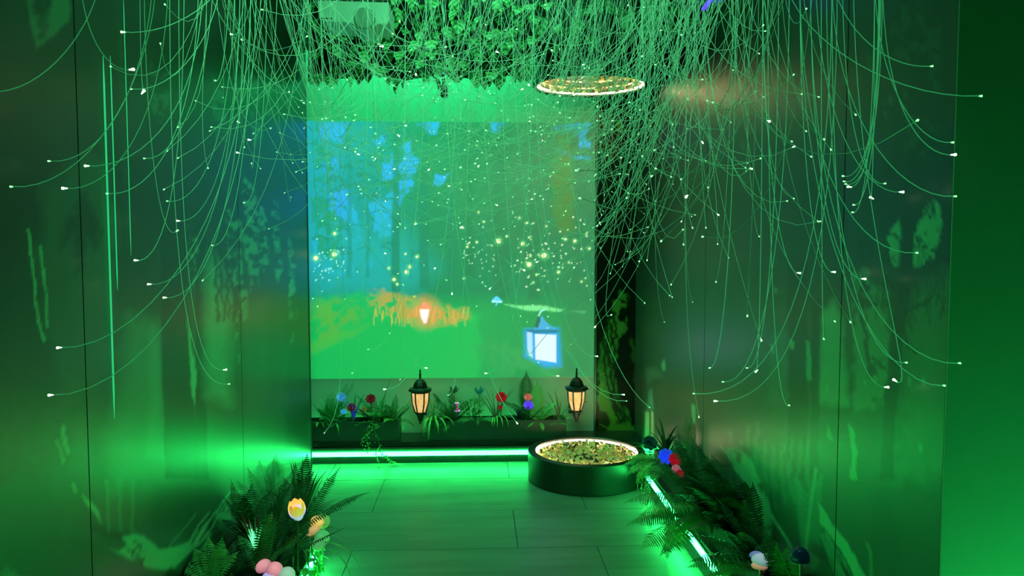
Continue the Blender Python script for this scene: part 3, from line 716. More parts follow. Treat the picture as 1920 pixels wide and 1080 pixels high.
# ================================================================ FLOWERS AND LITTLE LAMPS
def petal_ring(mb, n, r, L, W, tilt, z, a0=0, cup=.5):
    for k in range(n):
        a = a0+2*math.pi*k/n; vs, fs = oval_leaf(L, W, cup, 4)
        M = Matrix.Translation((r*math.cos(a), r*math.sin(a), z)) @ Matrix.Rotation(a, 4, 'Z') @ Matrix.Rotation(-tilt, 4, 'Y')
        mb.add([M@Vector(v) for v in vs], fs)
def rose(label, P, r, col, glow=0, stem=.08, name='rose', face=0.9):
    t = thing(name, label, 'flower', (P.x, P.y, P.z-stem))
    m = mat('petal_%d_%d_%d' % tuple(int(c*99) for c in col), col, .5, emit=col if glow else None, es=glow*.38, noise=.4, nscale=90)
    mb = MB()
    for i, (n, rr, tl, s) in enumerate([(5,.15,1.45,.6),(6,.2,1.2,.8),(7,.28,.9,.95),(8,.3,.55,1.05),(8,.3,.2,1.1)]):
        petal_ring(mb, n, r*rr*.5, r*s*.95, r*1.25*s, tl, -r*.08*i, a0=i*.6)
    b = build('blossom', mb, m, t, loc=(0,0,stem)); b.rotation_euler = (face, 0, 0)
    build('stem', MB().tube([(0,0,0),(0.002,.002,stem*.5),(0,.003,stem)], .0022, 5), stem_m, t)
    return t
def mushroom(label, P, r, col, glow, tilt=(0,0), stem=.06, group=None, flat=.55, name='mushroom_lamp'):
    t = thing(name, label, 'lamp', (P.x, P.y, P.z-stem), group=group)
    m = mat('cap_%d_%d_%d_%d' % (*[int(c*99) for c in col], int(glow*10)), col, .3, emit=col if glow else None, es=glow)
    if glow and not m.get('g'):   # silicone cap lit from inside by a bulb at its crown
        m['g'] = 1; nt = m.node_tree; b = nt.nodes['Principled BSDF']; tc = nt.nodes.new('ShaderNodeTexCoord'); sp = nt.nodes.new('ShaderNodeSeparateXYZ')
        mr = nt.nodes.new('ShaderNodeMapRange'); mr.inputs[1].default_value = -.1*r; mr.inputs[2].default_value = flat*r; mr.inputs[3].default_value = glow*.18; mr.inputs[4].default_value = glow*1.35
        nt.links.new(tc.outputs['Object'], sp.inputs[0]); nt.links.new(sp.outputs['Z'], mr.inputs[0]); nt.links.new(mr.outputs[0], b.inputs['Emission Strength'])
    prof = [(.001, r*flat*.98)]+[(r*math.sin(a), r*flat*math.cos(a)) for a in np.linspace(.2, math.pi/2, 7)]+[(r*.93,-r*.08),(r*.5,-r*.02),(r*.15,0)]
    build('cap', MB().lathe(prof, 20), m, t, smooth=True, loc=(0,0,stem), rot=(tilt[0], tilt[1], 0))
    build('stem', MB().tube([(0,0,0),(.002,0,stem*.5),(0,0,stem)], [r*.16,r*.12,r*.14], 8), cream_m, t, smooth=True)
    return t

# ================================================================ BACK ROW PLANTS
YP = 5.255; ZS = .266
def B(px): p = at(px, 790, YP); return Vector((p.x, YP, ZS))
t = plant('bushy green fern at left end of the left planter box', 'fern', B(617), 'potted_fern'); crown(t)
put_fronds(t, 'fern', 16, .62); put_fronds(t, 'fine', 6, .72, az=(40,140), elev=2)
frond_at(t, 'fine', 20, 62, .33, 12); frond_at(t, 'fine', 35, 70, .30, 20)
t = plant('small pale-leaved plant at left end of the planter, leaves tipping over its rim', 'plant', B(602), 'potted_plant'); crown(t); t.location.y -= .04
for a in (200,235,265,300,330): strap_at(t, fern_light, a, 40, .09, .022, 100)
strap_at(t, fern_mid, 300, 40, .16, .014, 150, off=(.09,-.02,0))
t = plant('small lacy fern between the blue flower and the left fern', 'fern', B(640), 'potted_fern'); crown(t); t.location.y -= .03
put_fronds(t, 'fine', 14, .45)
rose('pale glowing blue flower behind the lacy fern in left planter', at(640, 745, 5.29), .034, (.12,.45,.85), .5, stem=.16, name='glowing_flower')
rose('small glowing blue flower low in the left planter', at(644, 772, 5.24), .02, (.1,.5,.85), .5, stem=.06, name='glowing_flower')
t = plant('upright spiky blue flower behind the red one in left planter', 'flower', B(662), 'spiky_flower'); crown(t)
blue_m = mat('deep_blue_petal', (.05,.07,.75), .45, emit=(.03,.05,.8), es=.25)
for k in range(8): strap_at(t, blue_m if k > 2 else fern_dark, k*45, 70, .15 if k > 2 else .2, .014, 25, off=(.005,0,.02), name='petal')
rose('small dark red blossom beside the spiky blue flower', at(659, 764, 5.23), .03, (.5,.03,.05), .1, stem=.07)
t = plant('dark serrated fern leaning left in middle of left planter', 'fern', B(708), 'potted_fern'); crown(t)
frond_at(t, 'fern_dark', 150, 55, .26, 30); frond_at(t, 'fern_dark', 120, 70, .22, 30); frond_at(t, 'fern_dark', 165, 35, .2, 35)
frond_at(t, 'fern', 60, 76, .2, 30); put_fronds(t, 'fern_dark', 9, .6, elev=1)
rose('red rose in the left planter near the tall thin stem', at(695, 748, 5.26), .034, (.5,.02,.06), .12, stem=.14)
t = plant('tall thin curved frond rising above the left planter', 'fern', B(712), 'tall_frond'); crown(t)
frond_at(t, 'fern_dark', 12, 84, .32, 22, W=.05)
t = plant('pale broad fern leaf hanging over the front of left planter', 'fern', B(704), 'pale_fern'); crown(t); t.location.y -= .045
frond_at(t, 'fern_light', 150, 80, .14, 40, roll=.6, W=.28); frond_at(t, 'fern_light', 60, 60, .15, 60, W=.12); frond_at(t, 'fern_light', 290, 20, .08, 90, W=.3)
t = plant('bushy grey-green fern at right end of the left planter', 'fern', B(742), 'potted_fern'); crown(t); t.location.x -= .03
put_fronds(t, 'fern', 14, .6); put_fronds(t, 'fern_light', 8, .55, az=(190,350)); put_fronds(t, 'fine', 7, .55)
rose('small orange-tinted blossom low in left planter', at(682, 768, 5.23), .02, (.6,.3,.1), .1, stem=.05)

# trailing vine over the light strip
def vine(label, P, strands, m, leaf=.011, name='trailing_vine'):
    t = thing(name, label, 'vine', P)
    for (pts, w_) in strands:
        mb = MB(); pts = [Vector(p) for p in pts]; mb.tube(pts, .0012, 3)
        for a, b in zip(pts[:-1], pts[1:]):
            n = max(2, int((b-a).length/.008))
            for i in range(n):
                p = a.lerp(b, i/n); vs, fs = oval_leaf(leaf*random.uniform(.8,1.3), leaf, .3, 3)
                M = Matrix.Translation(p+Vector((random.uniform(-w_,w_), random.uniform(-w_,0), random.uniform(-.004,.004)))) @ Euler((random.uniform(-1,1), random.uniform(-.6,1.2), random.uniform(0,6.28))).to_matrix().to_4x4()
                mb.add([M@Vector(v) for v in vs], fs)
        build('runner', mb, m, t)
    return t
def vp(base, pts): return [at(x, y, Y)-base for x, y, Y in pts]
P0 = Vector((at(704,790,5.2).x, 5.19, .285))
vine('trailing small-leaved vine falling from left planter across the light strip', P0, [
    (vp(P0, [(700,786,5.19),(690,800,5.175),(688,830,5.15),(695,850,5.14)]), .022), (vp(P0, [(706,786,5.19),(704,810,5.17),(712,835,5.15),(705,850,5.14)]), .022),
    (vp(P0, [(698,790,5.19),(680,792,5.18),(665,798,5.17)]), .006), (vp(P0, [(700,800,5.18),(682,820,5.15),(676,835,5.14)]), .016),
    (vp(P0, [(712,845,5.14),(728,862,5.13),(752,872,5.13)]), .016), (vp(P0, [(705,850,5.14),(710,868,5.12),(712,900,5.08)]), .008), (vp(P0, [(715,850,5.14),(735,866,5.13),(745,870,5.12)]), .014)], fern_light, .012)

t = plant('spider plant with long leaves drooping over the light strip below left lantern', 'spider plant', Vector((at(813,785,5.17).x, 5.195, .283)), 'spider_plant'); crown(t)
for a, u, L, dr in [(250,40,.24,140),(262,35,.27,140),(240,50,.17,130),(285,35,.2,130),(300,40,.24,125),(320,45,.22,110),(200,35,.13,120),(180,30,.1,100),(280,60,.19,150),(265,45,.3,150)]:
    strap_at(t, fern_light, a, u, L, .013, dr)
for a, u, L, dr in [(60,60,.16,40),(95,75,.17,25),(130,55,.17,50),(30,50,.15,50),(150,45,.2,40),(10,60,.17,45),(110,65,.2,30),(80,80,.18,20),(160,50,.12,30)]: strap_at(t, fern_mid, a, u, L, .008, dr)
t = plant('large dark fern standing right of the left lantern', 'fern', B(848), 'potted_fern'); crown(t)
frond_at(t, 'fern_dark', 170, 62, .30, 20, W=.26, roll=.8); frond_at(t, 'fern_dark', 150, 78, .28, 25, W=.26, roll=.7); frond_at(t, 'fern', 200, 45, .24, 60); put_fronds(t, 'fern_dark', 13, .68)
put_fronds(t, 'fern', 7, .55, az=(190,260))
# jewel flower: magenta bell over white skirt
t = thing('bell_flower', 'magenta and white bell-shaped glowing flower in right planter', 'flower', at(857, 787, 5.22))
build('stem', MB().tube([(0,0,0),(0,0,.055)], .002, 5), stem_m, t)
wm = mat('white_lilac_glow', (.7,.6,.85), .4, emit=(.65,.5,.9), es=.8); mm = mat('magenta_glow', (.6,.05,.35), .4, emit=(.7,.05,.35), es=.5)
mb = MB(); petal_ring(mb, 7, .006, .022, .014, -.15, 0); build('skirt', mb, wm, t, loc=(0,0,.06))
build('bell', MB().lathe([(.016,0),(.009,.012),(.005,.03),(.006,.042),(.013,.055)], 12, open_ends=True), mm, t, smooth=True, loc=(0,0,.058))
mb = MB(); petal_ring(mb, 6, .008, .016, .008, .3, 0); build('petals', mb, wm, t, loc=(0,0,.11))
t = thing('closed_flower', 'dark closed tulip standing behind the bell flower', 'flower', at(852, 775, 5.3)); build('stem', MB().tube([(0,0,-.03),(0,0,.14)], .002, 5), stem_m, t)
tul = mat('dusky_petal', (.12,.14,.11), .5, noise=.3); mb = MB(); petal_ring(mb, 5, .008, .055, .03, 1.25, .14, cup=-.6); build('petals', mb, tul, t)
t = thing('closed_flower', 'teal bud on a stem behind the leafy bush in right planter', 'flower', at(899, 780, 5.3)); build('stem', MB().tube([(0,0,-.03),(0,0,.16)], .002, 5), stem_m, t)
mb = MB(); petal_ring(mb, 5, .008, .06, .034, 1.25, .15, cup=-.6); build('petals', mb, mat('teal_petal', (.02,.22,.2), .5, emit=(.0,.2,.18), es=.2), t)
t = plant('leafy light green bush in middle of the right planter', 'plant', B(884), 'leafy_bush'); crown(t)
mb = MB(); mb2 = MB()
for k in range(150):
    a = random.uniform(0,6.28); rr = .075*math.sqrt(random.random()); z = random.uniform(.0,.15); vs, fs = oval_leaf(.022,.017,.3,3)
    M = Matrix.Translation((rr*math.cos(a), rr*math.sin(a)*.6, z)) @ Euler((random.uniform(-.6,.9), random.uniform(-.9,.3), a)).to_matrix().to_4x4(); (mb if k%2 else mb2).add([M@Vector(v) for v in vs], fs)
o = build('leaves', mb, fern_light, t); o['kind'] = 'stuff'; o = build('leaves', mb2, fern_mid, t); o['kind'] = 'stuff'
for k in range(6): a = k*1.05; build('twig', MB().tube([(0,0,0),(.03*math.cos(a),.02*math.sin(a),.06),(.05*math.cos(a),.03*math.sin(a),.13)], .0014, 4), stem_m, t)
t = plant('low fern arching over the front rim below the leafy bush', 'fern', Vector((B(896).x, 5.2, .283)), 'low_fern'); crown(t)
frond_at(t, 'fern', 185, 30, .18, 85, roll=-.5); frond_at(t, 'fern', 355, 30, .17, 90, roll=.5); frond_at(t, 'fern', 270, 25, .1, 80); frond_at(t, 'fern', 210, 35, .15, 100); frond_at(t,'fern',330,35,.14,100)
t = plant('reddish grassy plant rising behind the red rose, leaves drooping over the rim', 'plant', B(930), 'grassy_plant'); crown(t); redgrass = mat('reddish_grass', (.17,.13,.06), .45, noise=.3)
for k in range(15): strap_at(t, redgrass, random.uniform(40,175) if k < 11 else random.uniform(-40,40), random.uniform(58,86), random.uniform(.2,.3), .008, random.uniform(10,45))
for a, L in [(255,.17),(272,.21),(288,.19),(300,.22),(262,.15)]: strap_at(t, fern_light, a, 62, L, .012, 150, off=(0,-.03,.0))
rose('bright red rose under the grassy plant in right planter', at(940, 745, 5.24), .038, (.7,.01,.03), .35, stem=.12)
rose('small red blossom just below the bright red rose', at(938, 764, 5.23), .016, (.65,.02,.04), .3, stem=.06)
t = plant('tall dark upright fern tip behind the violet rose', 'fern', B(987), 'potted_fern'); crown(t)
frond_at(t, 'fern_dark', 90, 88, .34, 6, roll=0, W=.2); frond_at(t, 'fern_dark', 150, 70, .28, 20, W=.2, roll=.9); frond_at(t, 'fern_dark', 170, 55, .26, 45); frond_at(t, 'fern_dark', 135, 60, .3, 35, roll=.9); put_fronds(t, 'fern_dark', 9, .66)
t = plant('dark blue spiky foliage left of the violet rose', 'plant', B(974), 'blue_foliage'); crown(t); navy = mat('navy_leaf', (.01,.03,.10), .4)
for k in range(14): strap_at(t, navy, k*26, random.uniform(35,75), random.uniform(.08,.14), .009, 30)
rose('pink rose above the violet one in right planter', at(990, 744, 5.27), .030, (.85,.25,.22), .45, stem=.15)
rose('violet-blue glowing rose in right planter', at(991, 760, 5.23), .034, (.25,.08,.9), .8, stem=.1)
t = plant('pale yellow-green fern right of the violet rose', 'fern', B(1010), 'potted_fern'); crown(t); t.location.y -= .03
frond_at(t, 'fern_light', 100, 86, .28, 20, W=.22); frond_at(t, 'fern_light', 30, 60, .22, 50); frond_at(t, 'yellow', 150, 60, .2, 50); put_fronds(t, 'fern_light', 12, .52)
t = plant('red-stemmed spiky plant at right end of the right planter', 'plant', B(1047), 'dracaena'); crown(t); t.location.y -= .02
for a, u, L in [(150,60,.26),(125,70,.24),(100,78,.23),(70,72,.2),(40,50,.2),(20,40,.24),(165,48,.2),(180,40,.17),(5,30,.22),(350,30,.2),(200,30,.1),(330,40,.14),(90,85,.17),(140,40,.15)]:
    strap_at(t, redgrass if 60 < a < 170 else fern_mid, a, u, L, .010, 35)
frond_at(t, 'fern_dark', 10, 30, .2, 20, W=.12, off=(.03,.03,.05)); put_fronds(t, 'fern', 5, .4, az=(180,360), elev=0)

# ================================================================ COACH LANTERNS
lant_m = mat('lantern_black', (.008,.01,.009), .28, noise=.1)
glow_m = bpy.data.materials.new('amber_glass'); glow_m.use_nodes = True; nt = glow_m.node_tree; b = nt.nodes['Principled BSDF']
tc = nt.nodes.new('ShaderNodeTexCoord'); nz = nt.nodes.new('ShaderNodeTexNoise'); nz.inputs['Scale'].default_value = 30
rp = nt.nodes.new('ShaderNodeValToRGB'); rp.color_ramp.elements[0].color = (.75,.28,.07,1); rp.color_ramp.elements[1].color = (1,.62,.28,1)
rp.color_ramp.elements[0].position = .3; rp.color_ramp.elements[1].position = .7
nt.links.new(tc.outputs['Object'], nz.inputs['Vector']); nt.links.new(nz.outputs['Fac'], rp.inputs[0]); nt.links.new(rp.outputs[0], b.inputs['Emission Color'])
b.inputs['Emission Strength'].default_value = .95; b.inputs['Base Color'].default_value = (.5,.3,.12,1); b.inputs['Roughness'].default_value = .2
def lantern(label, P):
    """P: centre of the eave ring; about 0.36 m tall"""
    t = thing('coach_lantern', label, 'lantern', (P.x, P.y, P.z-.235), group=None)
    H = .235
    build('roof', MB().lathe([(.080,H-.006),(.084,H+.002),(.078,H+.010),(.052,H+.018),(.048,H+.032),(.040,H+.052),(.026,H+.068),(.010,H+.076),(.007,H+.082)], 8, a0=R(22.5)), lant_m, t)
    build('finial', MB().lathe([(.006,H+.080),(.009,H+.088),(.005,H+.094),(.010,H+.102),(.005,H+.110),(.006,H+.130),(.003,H+.138),(.001,H+.142)], 10), lant_m, t, smooth=True)
    build('eave_ring', MB().lathe([(.060,H-.018),(.064,H-.006),(.060,H-.004)], 8, a0=R(22.5)), lant_m, t)
    for k in range(6):
        a0 = R(60*k+3.5); a1 = R(60*k+56.5); r0, r1 = .030, .055; z0, z1 = H-.155, H-.018
        vs = [(r0*math.cos(a0),r0*math.sin(a0),z0),(r0*math.cos(a1),r0*math.sin(a1),z0),(.052*math.cos(a1),.052*math.sin(a1),z0+.07),(r1*math.cos(a1),r1*math.sin(a1),z1),(r1*math.cos(a0),r1*math.sin(a0),z1),(.052*math.cos(a0),.052*math.sin(a0),z0+.07)]
        build('pane', MB().add(vs, [(0,1,2,5), (5,2,3,4)]), glow_m, t)['label'] = 'glowing amber glass pane'
        a = R(60*k); c_, s_ = math.cos(a), math.sin(a)
        build('rib', MB().tube([(.034*c_,.034*s_,H-.16),(.055*c_,.055*s_,H-.085),(.060*c_,.060*s_,H-.01)], .0052, 5), lant_m, t)
    build('lower_finial', MB().lathe([(.034,H-.150),(.036,H-.162),(.026,H-.172),(.020,H-.190),(.014,H-.208),(.016,H-.214),(.008,H-.220),(.010,H-.228),(.003,H-.2349)], 10), lant_m, t, smooth=True)
    d = YB-P.y
    build('bracket_arm', MB().tube([(0,.02,H-.18),(0,d*.5,H-.20),(0,d-.01,H-.15)], .006, 8), lant_m, t, smooth=True)
    build('wall_plate', MB().box((-.03,d-.012,H-.22), (.03,d-.004,H-.07)), lant_m, t, bevel=.003)
P = at(788, 731, 5.20); lantern('black coach lantern with amber glass, left of the large dark fern', P)
P = at(1081, 728, 5.20); lantern('black coach lantern with amber glass, above the drum at right end of the planter', P)

# ================================================================ RIGHT CLUSTER
def Rp(px, py, X=1.07): return atX(px, py, X)
def Rb(Y, X=1.07): return Vector((X, Y, .268))
t = plant('dark grass tuft rising between the drum and the right wall', 'grass plant', Rb(4.30), 'grass_plant'); crown(t)
for a, u, L in [(180,25,.34),(175,40,.30),(190,35,.34),(160,60,.2),(150,75,.22),(120,80,.26),(100,84,.3),(200,50,.2),(210,30,.3),(90,70,.24),(170,15,.25),(230,60,.2),(260,70,.24),(280,66,.3),(130,55,.15),(290,80,.32)]: strap_at(t, fern_dark if u > 40 else fern_mid, a, u, L*.8, .018, 45)
t = plant('blue-tinted spiky plant at the drum end of right planter', 'plant', Rb(4.22,1.05), 'blue_foliage'); crown(t); teal = mat('teal_leaf', (.02,.12,.16), .4)
for k in range(14): strap_at(t, teal, 140+k*17, random.uniform(50,80), random.uniform(.12,.18), .012, 20)
rose('dark teal rose at the far end of the right planter', Rp(1218, 831, 1.04), .045, (.01,.12,.14), .03, stem=.1)
rose('glowing blue rose between drum and right wall', Rp(1249, 856, 1.02), .042, (.03,.12,.95), .7, stem=.1)
rose('small lilac flower just left of the blue rose', Rp(1240, 871, 1.0), .013, (.3,.15,.8), .5, stem=.05)
rose('red glowing blossom beside the blue rose', Rp(1266, 862, 1.03), .034, (.75,.01,.05), .4, stem=.1)
rose('pink-white blossom below the red one', Rp(1268, 880, 1.01), .024, (.75,.25,.4), .5, stem=.06)
rose('lowest small red blossom tucked beside the fern', Rp(1275, 888, 1.01), .02, (.75,.01,.05), .4, stem=.06)
t = plant('bright green fern drooping beside the drum over the light strip', 'fern', Rb(4.15,1.03), 'drooping_fern'); crown(t)
for a, u, L, d in [(180,30,.3,70),(195,28,.32,90),(170,32,.3,60),(210,25,.3,100),(160,20,.26,80),(225,25,.26,110),(188,50,.28,90),(240,30,.22,110)]: frond_at(t, 'fern_light' if L > .27 else 'fern', a, u, L*.85, d, W=.2)
strap_at(t, fern_light, 215, 30, .34, .014, 150)
P0 = Vector((1.02, 4.12, .29))
vine('thin trailing vine hanging over right light strip beside the drum', P0, [
    (vp(P0, [(1222,880,4.12),(1212,895,4.05),(1208,920,3.98),(1206,950,3.95)]), .014), (vp(P0, [(1226,884,4.1),(1220,905,4.0),(1216,935,3.95),(1212,960,3.92)]), .012), (vp(P0, [(1218,880,4.1),(1202,900,4.02),(1203,930,3.98)]), .01)], fern_light, .012)
t = plant('large dark fern with wide fronds spreading over the right light strip', 'fern', Rb(3.42,1.06), 'large_fern'); crown(t, .04, .02)
for a, u, L, d, c_, W in [(172,34,.50,70,'fern',.22),(188,16,.50,50,'fern',.24),(204,0,.50,35,'fern_light',.26),(216,-6,.44,30,'fern',.24),(196,30,.46,62,'fern_light',.24),(180,4,.46,26,'fern_light',.22),(150,52,.42,35,'fern_dark',.22),(130,66,.46,25,'fern_dark',.2),(110,74,.42,25,'fern_dark',.2),
                          (95,62,.44,45,'fern_dark',.2),(75,60,.34,50,'fern_dark',.18),(220,25,.34,60,'fern_dark',.2),(240,55,.36,50,'fern_dark',.2),(260,30,.3,70,'fern_dark',.2),(250,72,.4,35,'fern_dark',.22),(178,60,.42,60,'fern_dark',.22),(165,78,.4,30,'fern_dark',.2)]:
    frond_at(t, c_, a, u, L*.84, d, W=W)
for a, u, L in [(200,50,.26),(230,60,.24),(160,60,.24),(270,50,.26),(255,20,.24),(120,55,.2),(190,75,.26)]: strap_at(t, fern_dark, a, u, L, .05, 60)
t = plant('pale fan-shaped palm frond standing behind the large fern', 'palm', Rb(3.80,1.085), 'palm_fan'); crown(t)
for a, u in [(90,88),(80,80),(100,80)]: frond_at(t, 'fine', a, u, .34, 10, W=.2)
t = plant('dense dark foliage right of the large fern by the wall', 'plant', Rb(3.2,1.08), 'dark_foliage'); crown(t)
for a, u, L in [(250,60,.42),(265,70,.44),(240,75,.42),(180,75,.4),(200,65,.36),(120,75,.46),(95,70,.42),(280,50,.3),(220,50,.3)]: frond_at(t, 'fern_dark', a, u, L*.84, 45, W=.22)
for a, u, L in [(220,60,.3),(240,50,.28),(190,65,.32),(100,65,.34),(150,70,.3),(260,65,.3),(200,30,.22)]: strap_at(t, fern_dark, a, u, L, .055, 55)
t = plant('small bright leafy fern draped low over the right light strip', 'fern', Vector((1.0, 3.55, .19)), 'draped_fern'); crown(t, .01, .006)
for a, L, d, u in [(185,.16,140,10),(200,.2,120,15),(170,.14,150,5),(215,.22,110,0),(230,.2,120,0),(195,.26,95,-20)]: frond_at(t, 'fern_light', a, u, L, d, W=.2)
t = plant('upright dark fern with folded fronds in front of printed roots', 'fern', Rb(2.86,1.07), 'potted_fern'); crown(t, .03, .015)
for a, u, L, d, c_ in [(100,86,.36,8,'fern_dark'),(180,84,.32,15,'fern_dark'),(150,70,.34,35,'fern_dark'),(200,60,.3,45,'fern'),(230,64,.3,45,'fern'),(170,40,.34,50,'fern_dark'),(190,25,.34,45,'fern_dark'),(250,70,.3,40,'fern_dark'),(270,60,.3,50,'fern'),(215,45,.3,60,'fern_dark')]:
    frond_at(t, c_, a, u, L*.84, d, W=.2)
t = plant('bright fern frond reaching over the light strip at bottom of right planter', 'fern', Rb(2.80,1.05), 'low_fern'); crown(t)
for a, u, L, d in [(172,20,.34,50),(185,12,.3,50),(195,25,.3,60)]: frond_at(t, 'fern_light' if a < 190 else 'fern', a, u, L*.8, d, W=.2)
t = plant('nearest fern at right with pale cut leaves and curled tips', 'fern', Rb(2.55,1.07), 'potted_fern'); crown(t, .03, .015)
for a, u, L, d, c_ in [(200,80,.26,15,'fern_light'),(170,72,.28,30,'fern'),(240,76,.28,20,'fern_light'),(120,76,.3,35,'fern'),(260,60,.26,50,'fern_dark'),(190,50,.24,60,'fern_dark'),(280,74,.24,60,'fern_dark'),(90,60,.28,70,'fern_dark'),(215,60,.2,60,'fern_light')]:
    frond_at(t, c_, a, u, L*.84, d, W=.22)
for px, py, X, Y_, r, col, g, l in [(1420,1043,1.04,0,.03,(.25,.35,.8),.35,'pale blue glowing mushroom lamp behind fern frond at lower right'),(1432,1052,1.05,0,.045,(.55,.65,.85),.4,'white-blue glowing mushroom lamp behind fern leaflets'),
                                    (1424,1062,1.03,0,.030,(.85,.4,.25),.5,'pink-orange glowing mushroom lamp behind fern at lower right')]:
    mushroom(l, Rp(px, py, X), r, col, g, stem=.05)
t = mushroom('dark blue mushroom lamp standing between two nearest ferns', Rp(1500, 1050, 1.06), .032, (.008,.03,.14), .04, stem=.08, flat=1.4)

# ================================================================ LEFT CLUSTER
def Lp(px, py, Y): return at(px, py, Y)
def Lb(X, Y): return Vector((X, Y, .192))
t = plant('tall upright palm-like fern at the back of the left planter', 'fern', Lb(-.93,3.5), 'palm_fern'); crown(t, .03, .015)
for a, u, L, d, c_ in [(80,88,.42,10,'fine'),(100,84,.40,16,'fine'),(160,76,.38,30,'fine_dark'),(180,68,.36,35,'fine_dark'),(20,82,.36,25,'fine'),(200,60,.3,45,'fine_dark'),(140,80,.4,22,'fine'),(60,80,.3,30,'fern')]: frond_at(t, c_, a, u, L*.8, d)
t = plant('dark fern with curled tip behind the tulip lamp', 'fern', Lb(-.84,3.58), 'curled_fern'); crown(t)
for a, u, L, d in [(110,86,.34,25),(70,84,.3,50),(95,80,.3,80),(130,76,.3,60)]: frond_at(t, 'fern_dark', a, u, L*.82, d, W=.12)
t = plant('grassy tuft of long upright blades right of the tulip lamp', 'grass plant', Lb(-.80,3.48), 'grass_plant'); crown(t)
for k in range(20): strap_at(t, fern_mid if k%2 else fern_dark, random.uniform(0,360), random.uniform(66,88), random.uniform(.22,.36), .010, random.uniform(5,40))
for a, u, L, d in [(170,80,.36,120),(60,74,.3,50)]: strap_at(t, fern_dark, a, u, L, .013, d)
t = plant('fern with two large fronds pointing right over the floor', 'fern', Lb(-.80,3.42), 'potted_fern'); crown(t, .03, .015)
for a, u, L, d, c_ in [(38,62,.42,24,'fern'),(12,46,.44,42,'fern_dark'),(75,80,.44,12,'fern_dark'),(150,60,.3,30,'fern_dark'),(55,45,.3,50,'fern'),(340,40,.26,60,'fern')]: frond_at(t, c_, a, u, L*.82, d, W=.15)
t = plant('dark shaggy fern against the left wall', 'fern', Lb(-1.0,3.36), 'potted_fern'); crown(t, .03, .015)
for a, u, L, d in [(95,82,.3,25),(150,78,.32,30),(210,76,.3,30),(250,60,.3,45),(60,70,.3,40),(200,84,.36,20),(270,80,.3,20)]: frond_at(t, 'fern_dark', a, u, L*.82, d, W=.2)
put_fronds(t, 'fine_dark', 8, .7); 
t = plant('bright green fern at lower left corner of the left planter', 'fern', Vector((-1.0,2.86,.2)), 'bright_fern'); crown(t)
for a, u, L, d in [(130,60,.24,50),(110,66,.26,40),(90,55,.26,50),(160,55,.24,60),(60,60,.22,60),(200,50,.2,60),(75,75,.24,30)]: frond_at(t, 'fern_light', a, u, L*.82, d, W=.2)
t = plant('yellow-green fern between the pink mushrooms and the lit ivy', 'fern', Lb(-.84,3.12), 'yellow_fern'); crown(t)
for a, u, L, d in [(100,84,.24,20),(70,76,.24,30),(130,70,.22,40),(40,60,.2,60)]: frond_at(t, 'yellow', a, u, L*.82, d, W=.2)
for a, u, L, d in [(80,78,.34,15),(50,74,.34,25),(20,70,.3,40)]: frond_at(t, 'fern_dark', a, u, L*.82, d, W=.14)
t = plant('dark spidery fern crossing in front of the orange lamp', 'fern', Lb(-.84,3.06), 'spidery_fern'); crown(t)
frond_at(t, 'fern_dark', 45, 66, .42, 20, W=.1); frond_at(t, 'fern_dark', 20, 60, .38, 60, W=.1); frond_at(t, 'fern_dark', 8, 30, .34, 10, W=.06); frond_at(t, 'fern_dark', 70, 72, .36, 30, W=.12)
t = plant('low dark fern in front of the red-leaved plant', 'fern', Lb(-.96,2.98), 'low_fern'); crown(t)
for a, u, L, d in [(60,70,.24,40),(100,74,.24,40),(130,70,.22,50),(30,60,.22,50),(80,50,.22,60),(0,60,.18,70),(150,50,.2,60),(110,30,.24,50)]: frond_at(t, 'fern_dark' if u > 55 else 'fern', a, u, L*.62, d, W=.2)
t = plant('dark fern filling the middle of the left planter behind pink mushrooms', 'fern', Lb(-.86,3.02), 'potted_fern'); crown(t)
for a, u, L, d in [(60,78,.22,30),(100,74,.2,40),(140,60,.2,50),(20,60,.2,60),(80,84,.24,20)]: frond_at(t, 'fern', a, u, L, d, W=.18)
# glowing green tuft in a red-leaved plant
t = plant('red-leaved plant with glowing green fibre tuft in its heart', 'plant', Lb(-.93,3.2), 'red_plant'); crown(t)
for k in range(12): strap_at(t, red_leaf, k*30, random.uniform(55,80), random.uniform(.14,.2), .022, 25)
tuft_m = mat('glowing_fibre', (.2,.8,.3), .4, emit=(.12,.9,.35), es=1.8)
for k in range(14): strap_at(t, tuft_m, k*26+8, random.uniform(74,88), random.uniform(.09,.14), .006, 14, name='glowing_blade', off=(.03,-.10,.04))
for k in range(10): strap_at(t, fern_mid, k*36, random.uniform(60,85), random.uniform(.16,.24), .006, 50, off=(.02,-.05,0))
# tulip lamp
P = Lp(557, 957, 3.04)
t = thing('tulip_lamp', 'open tulip-shaped lamp, amber inside, pale violet at its foot', 'lamp', (P.x, P.y, .192))
hz_ = P.z-.192
build('stem', MB().tube([(0,0,0),(0,0,hz_-.04)], .004, 6), stem_m, t)
tin = bpy.data.materials.new('tulip_petal'); tin.use_nodes = True; nt = tin.node_tree; b = nt.nodes['Principled BSDF']; tc = nt.nodes.new('ShaderNodeTexCoord'); sp = nt.nodes.new('ShaderNodeSeparateXYZ')
rp = nt.nodes.new('ShaderNodeValToRGB'); e = rp.color_ramp.elements; e[0].position = 0; e[0].color = (.55,.5,.9,1); e[1].position = 1; e[1].color = (.95,.55,.05,1); q = rp.color_ramp.elements.new(.42); q.color = (.62,.6,.95,1); q = rp.color_ramp.elements.new(.55); q.color = (.85,.62,.12,1)
mrr = nt.nodes.new('ShaderNodeMapRange'); mrr.inputs[1].default_value = -.05; mrr.inputs[2].default_value = .05
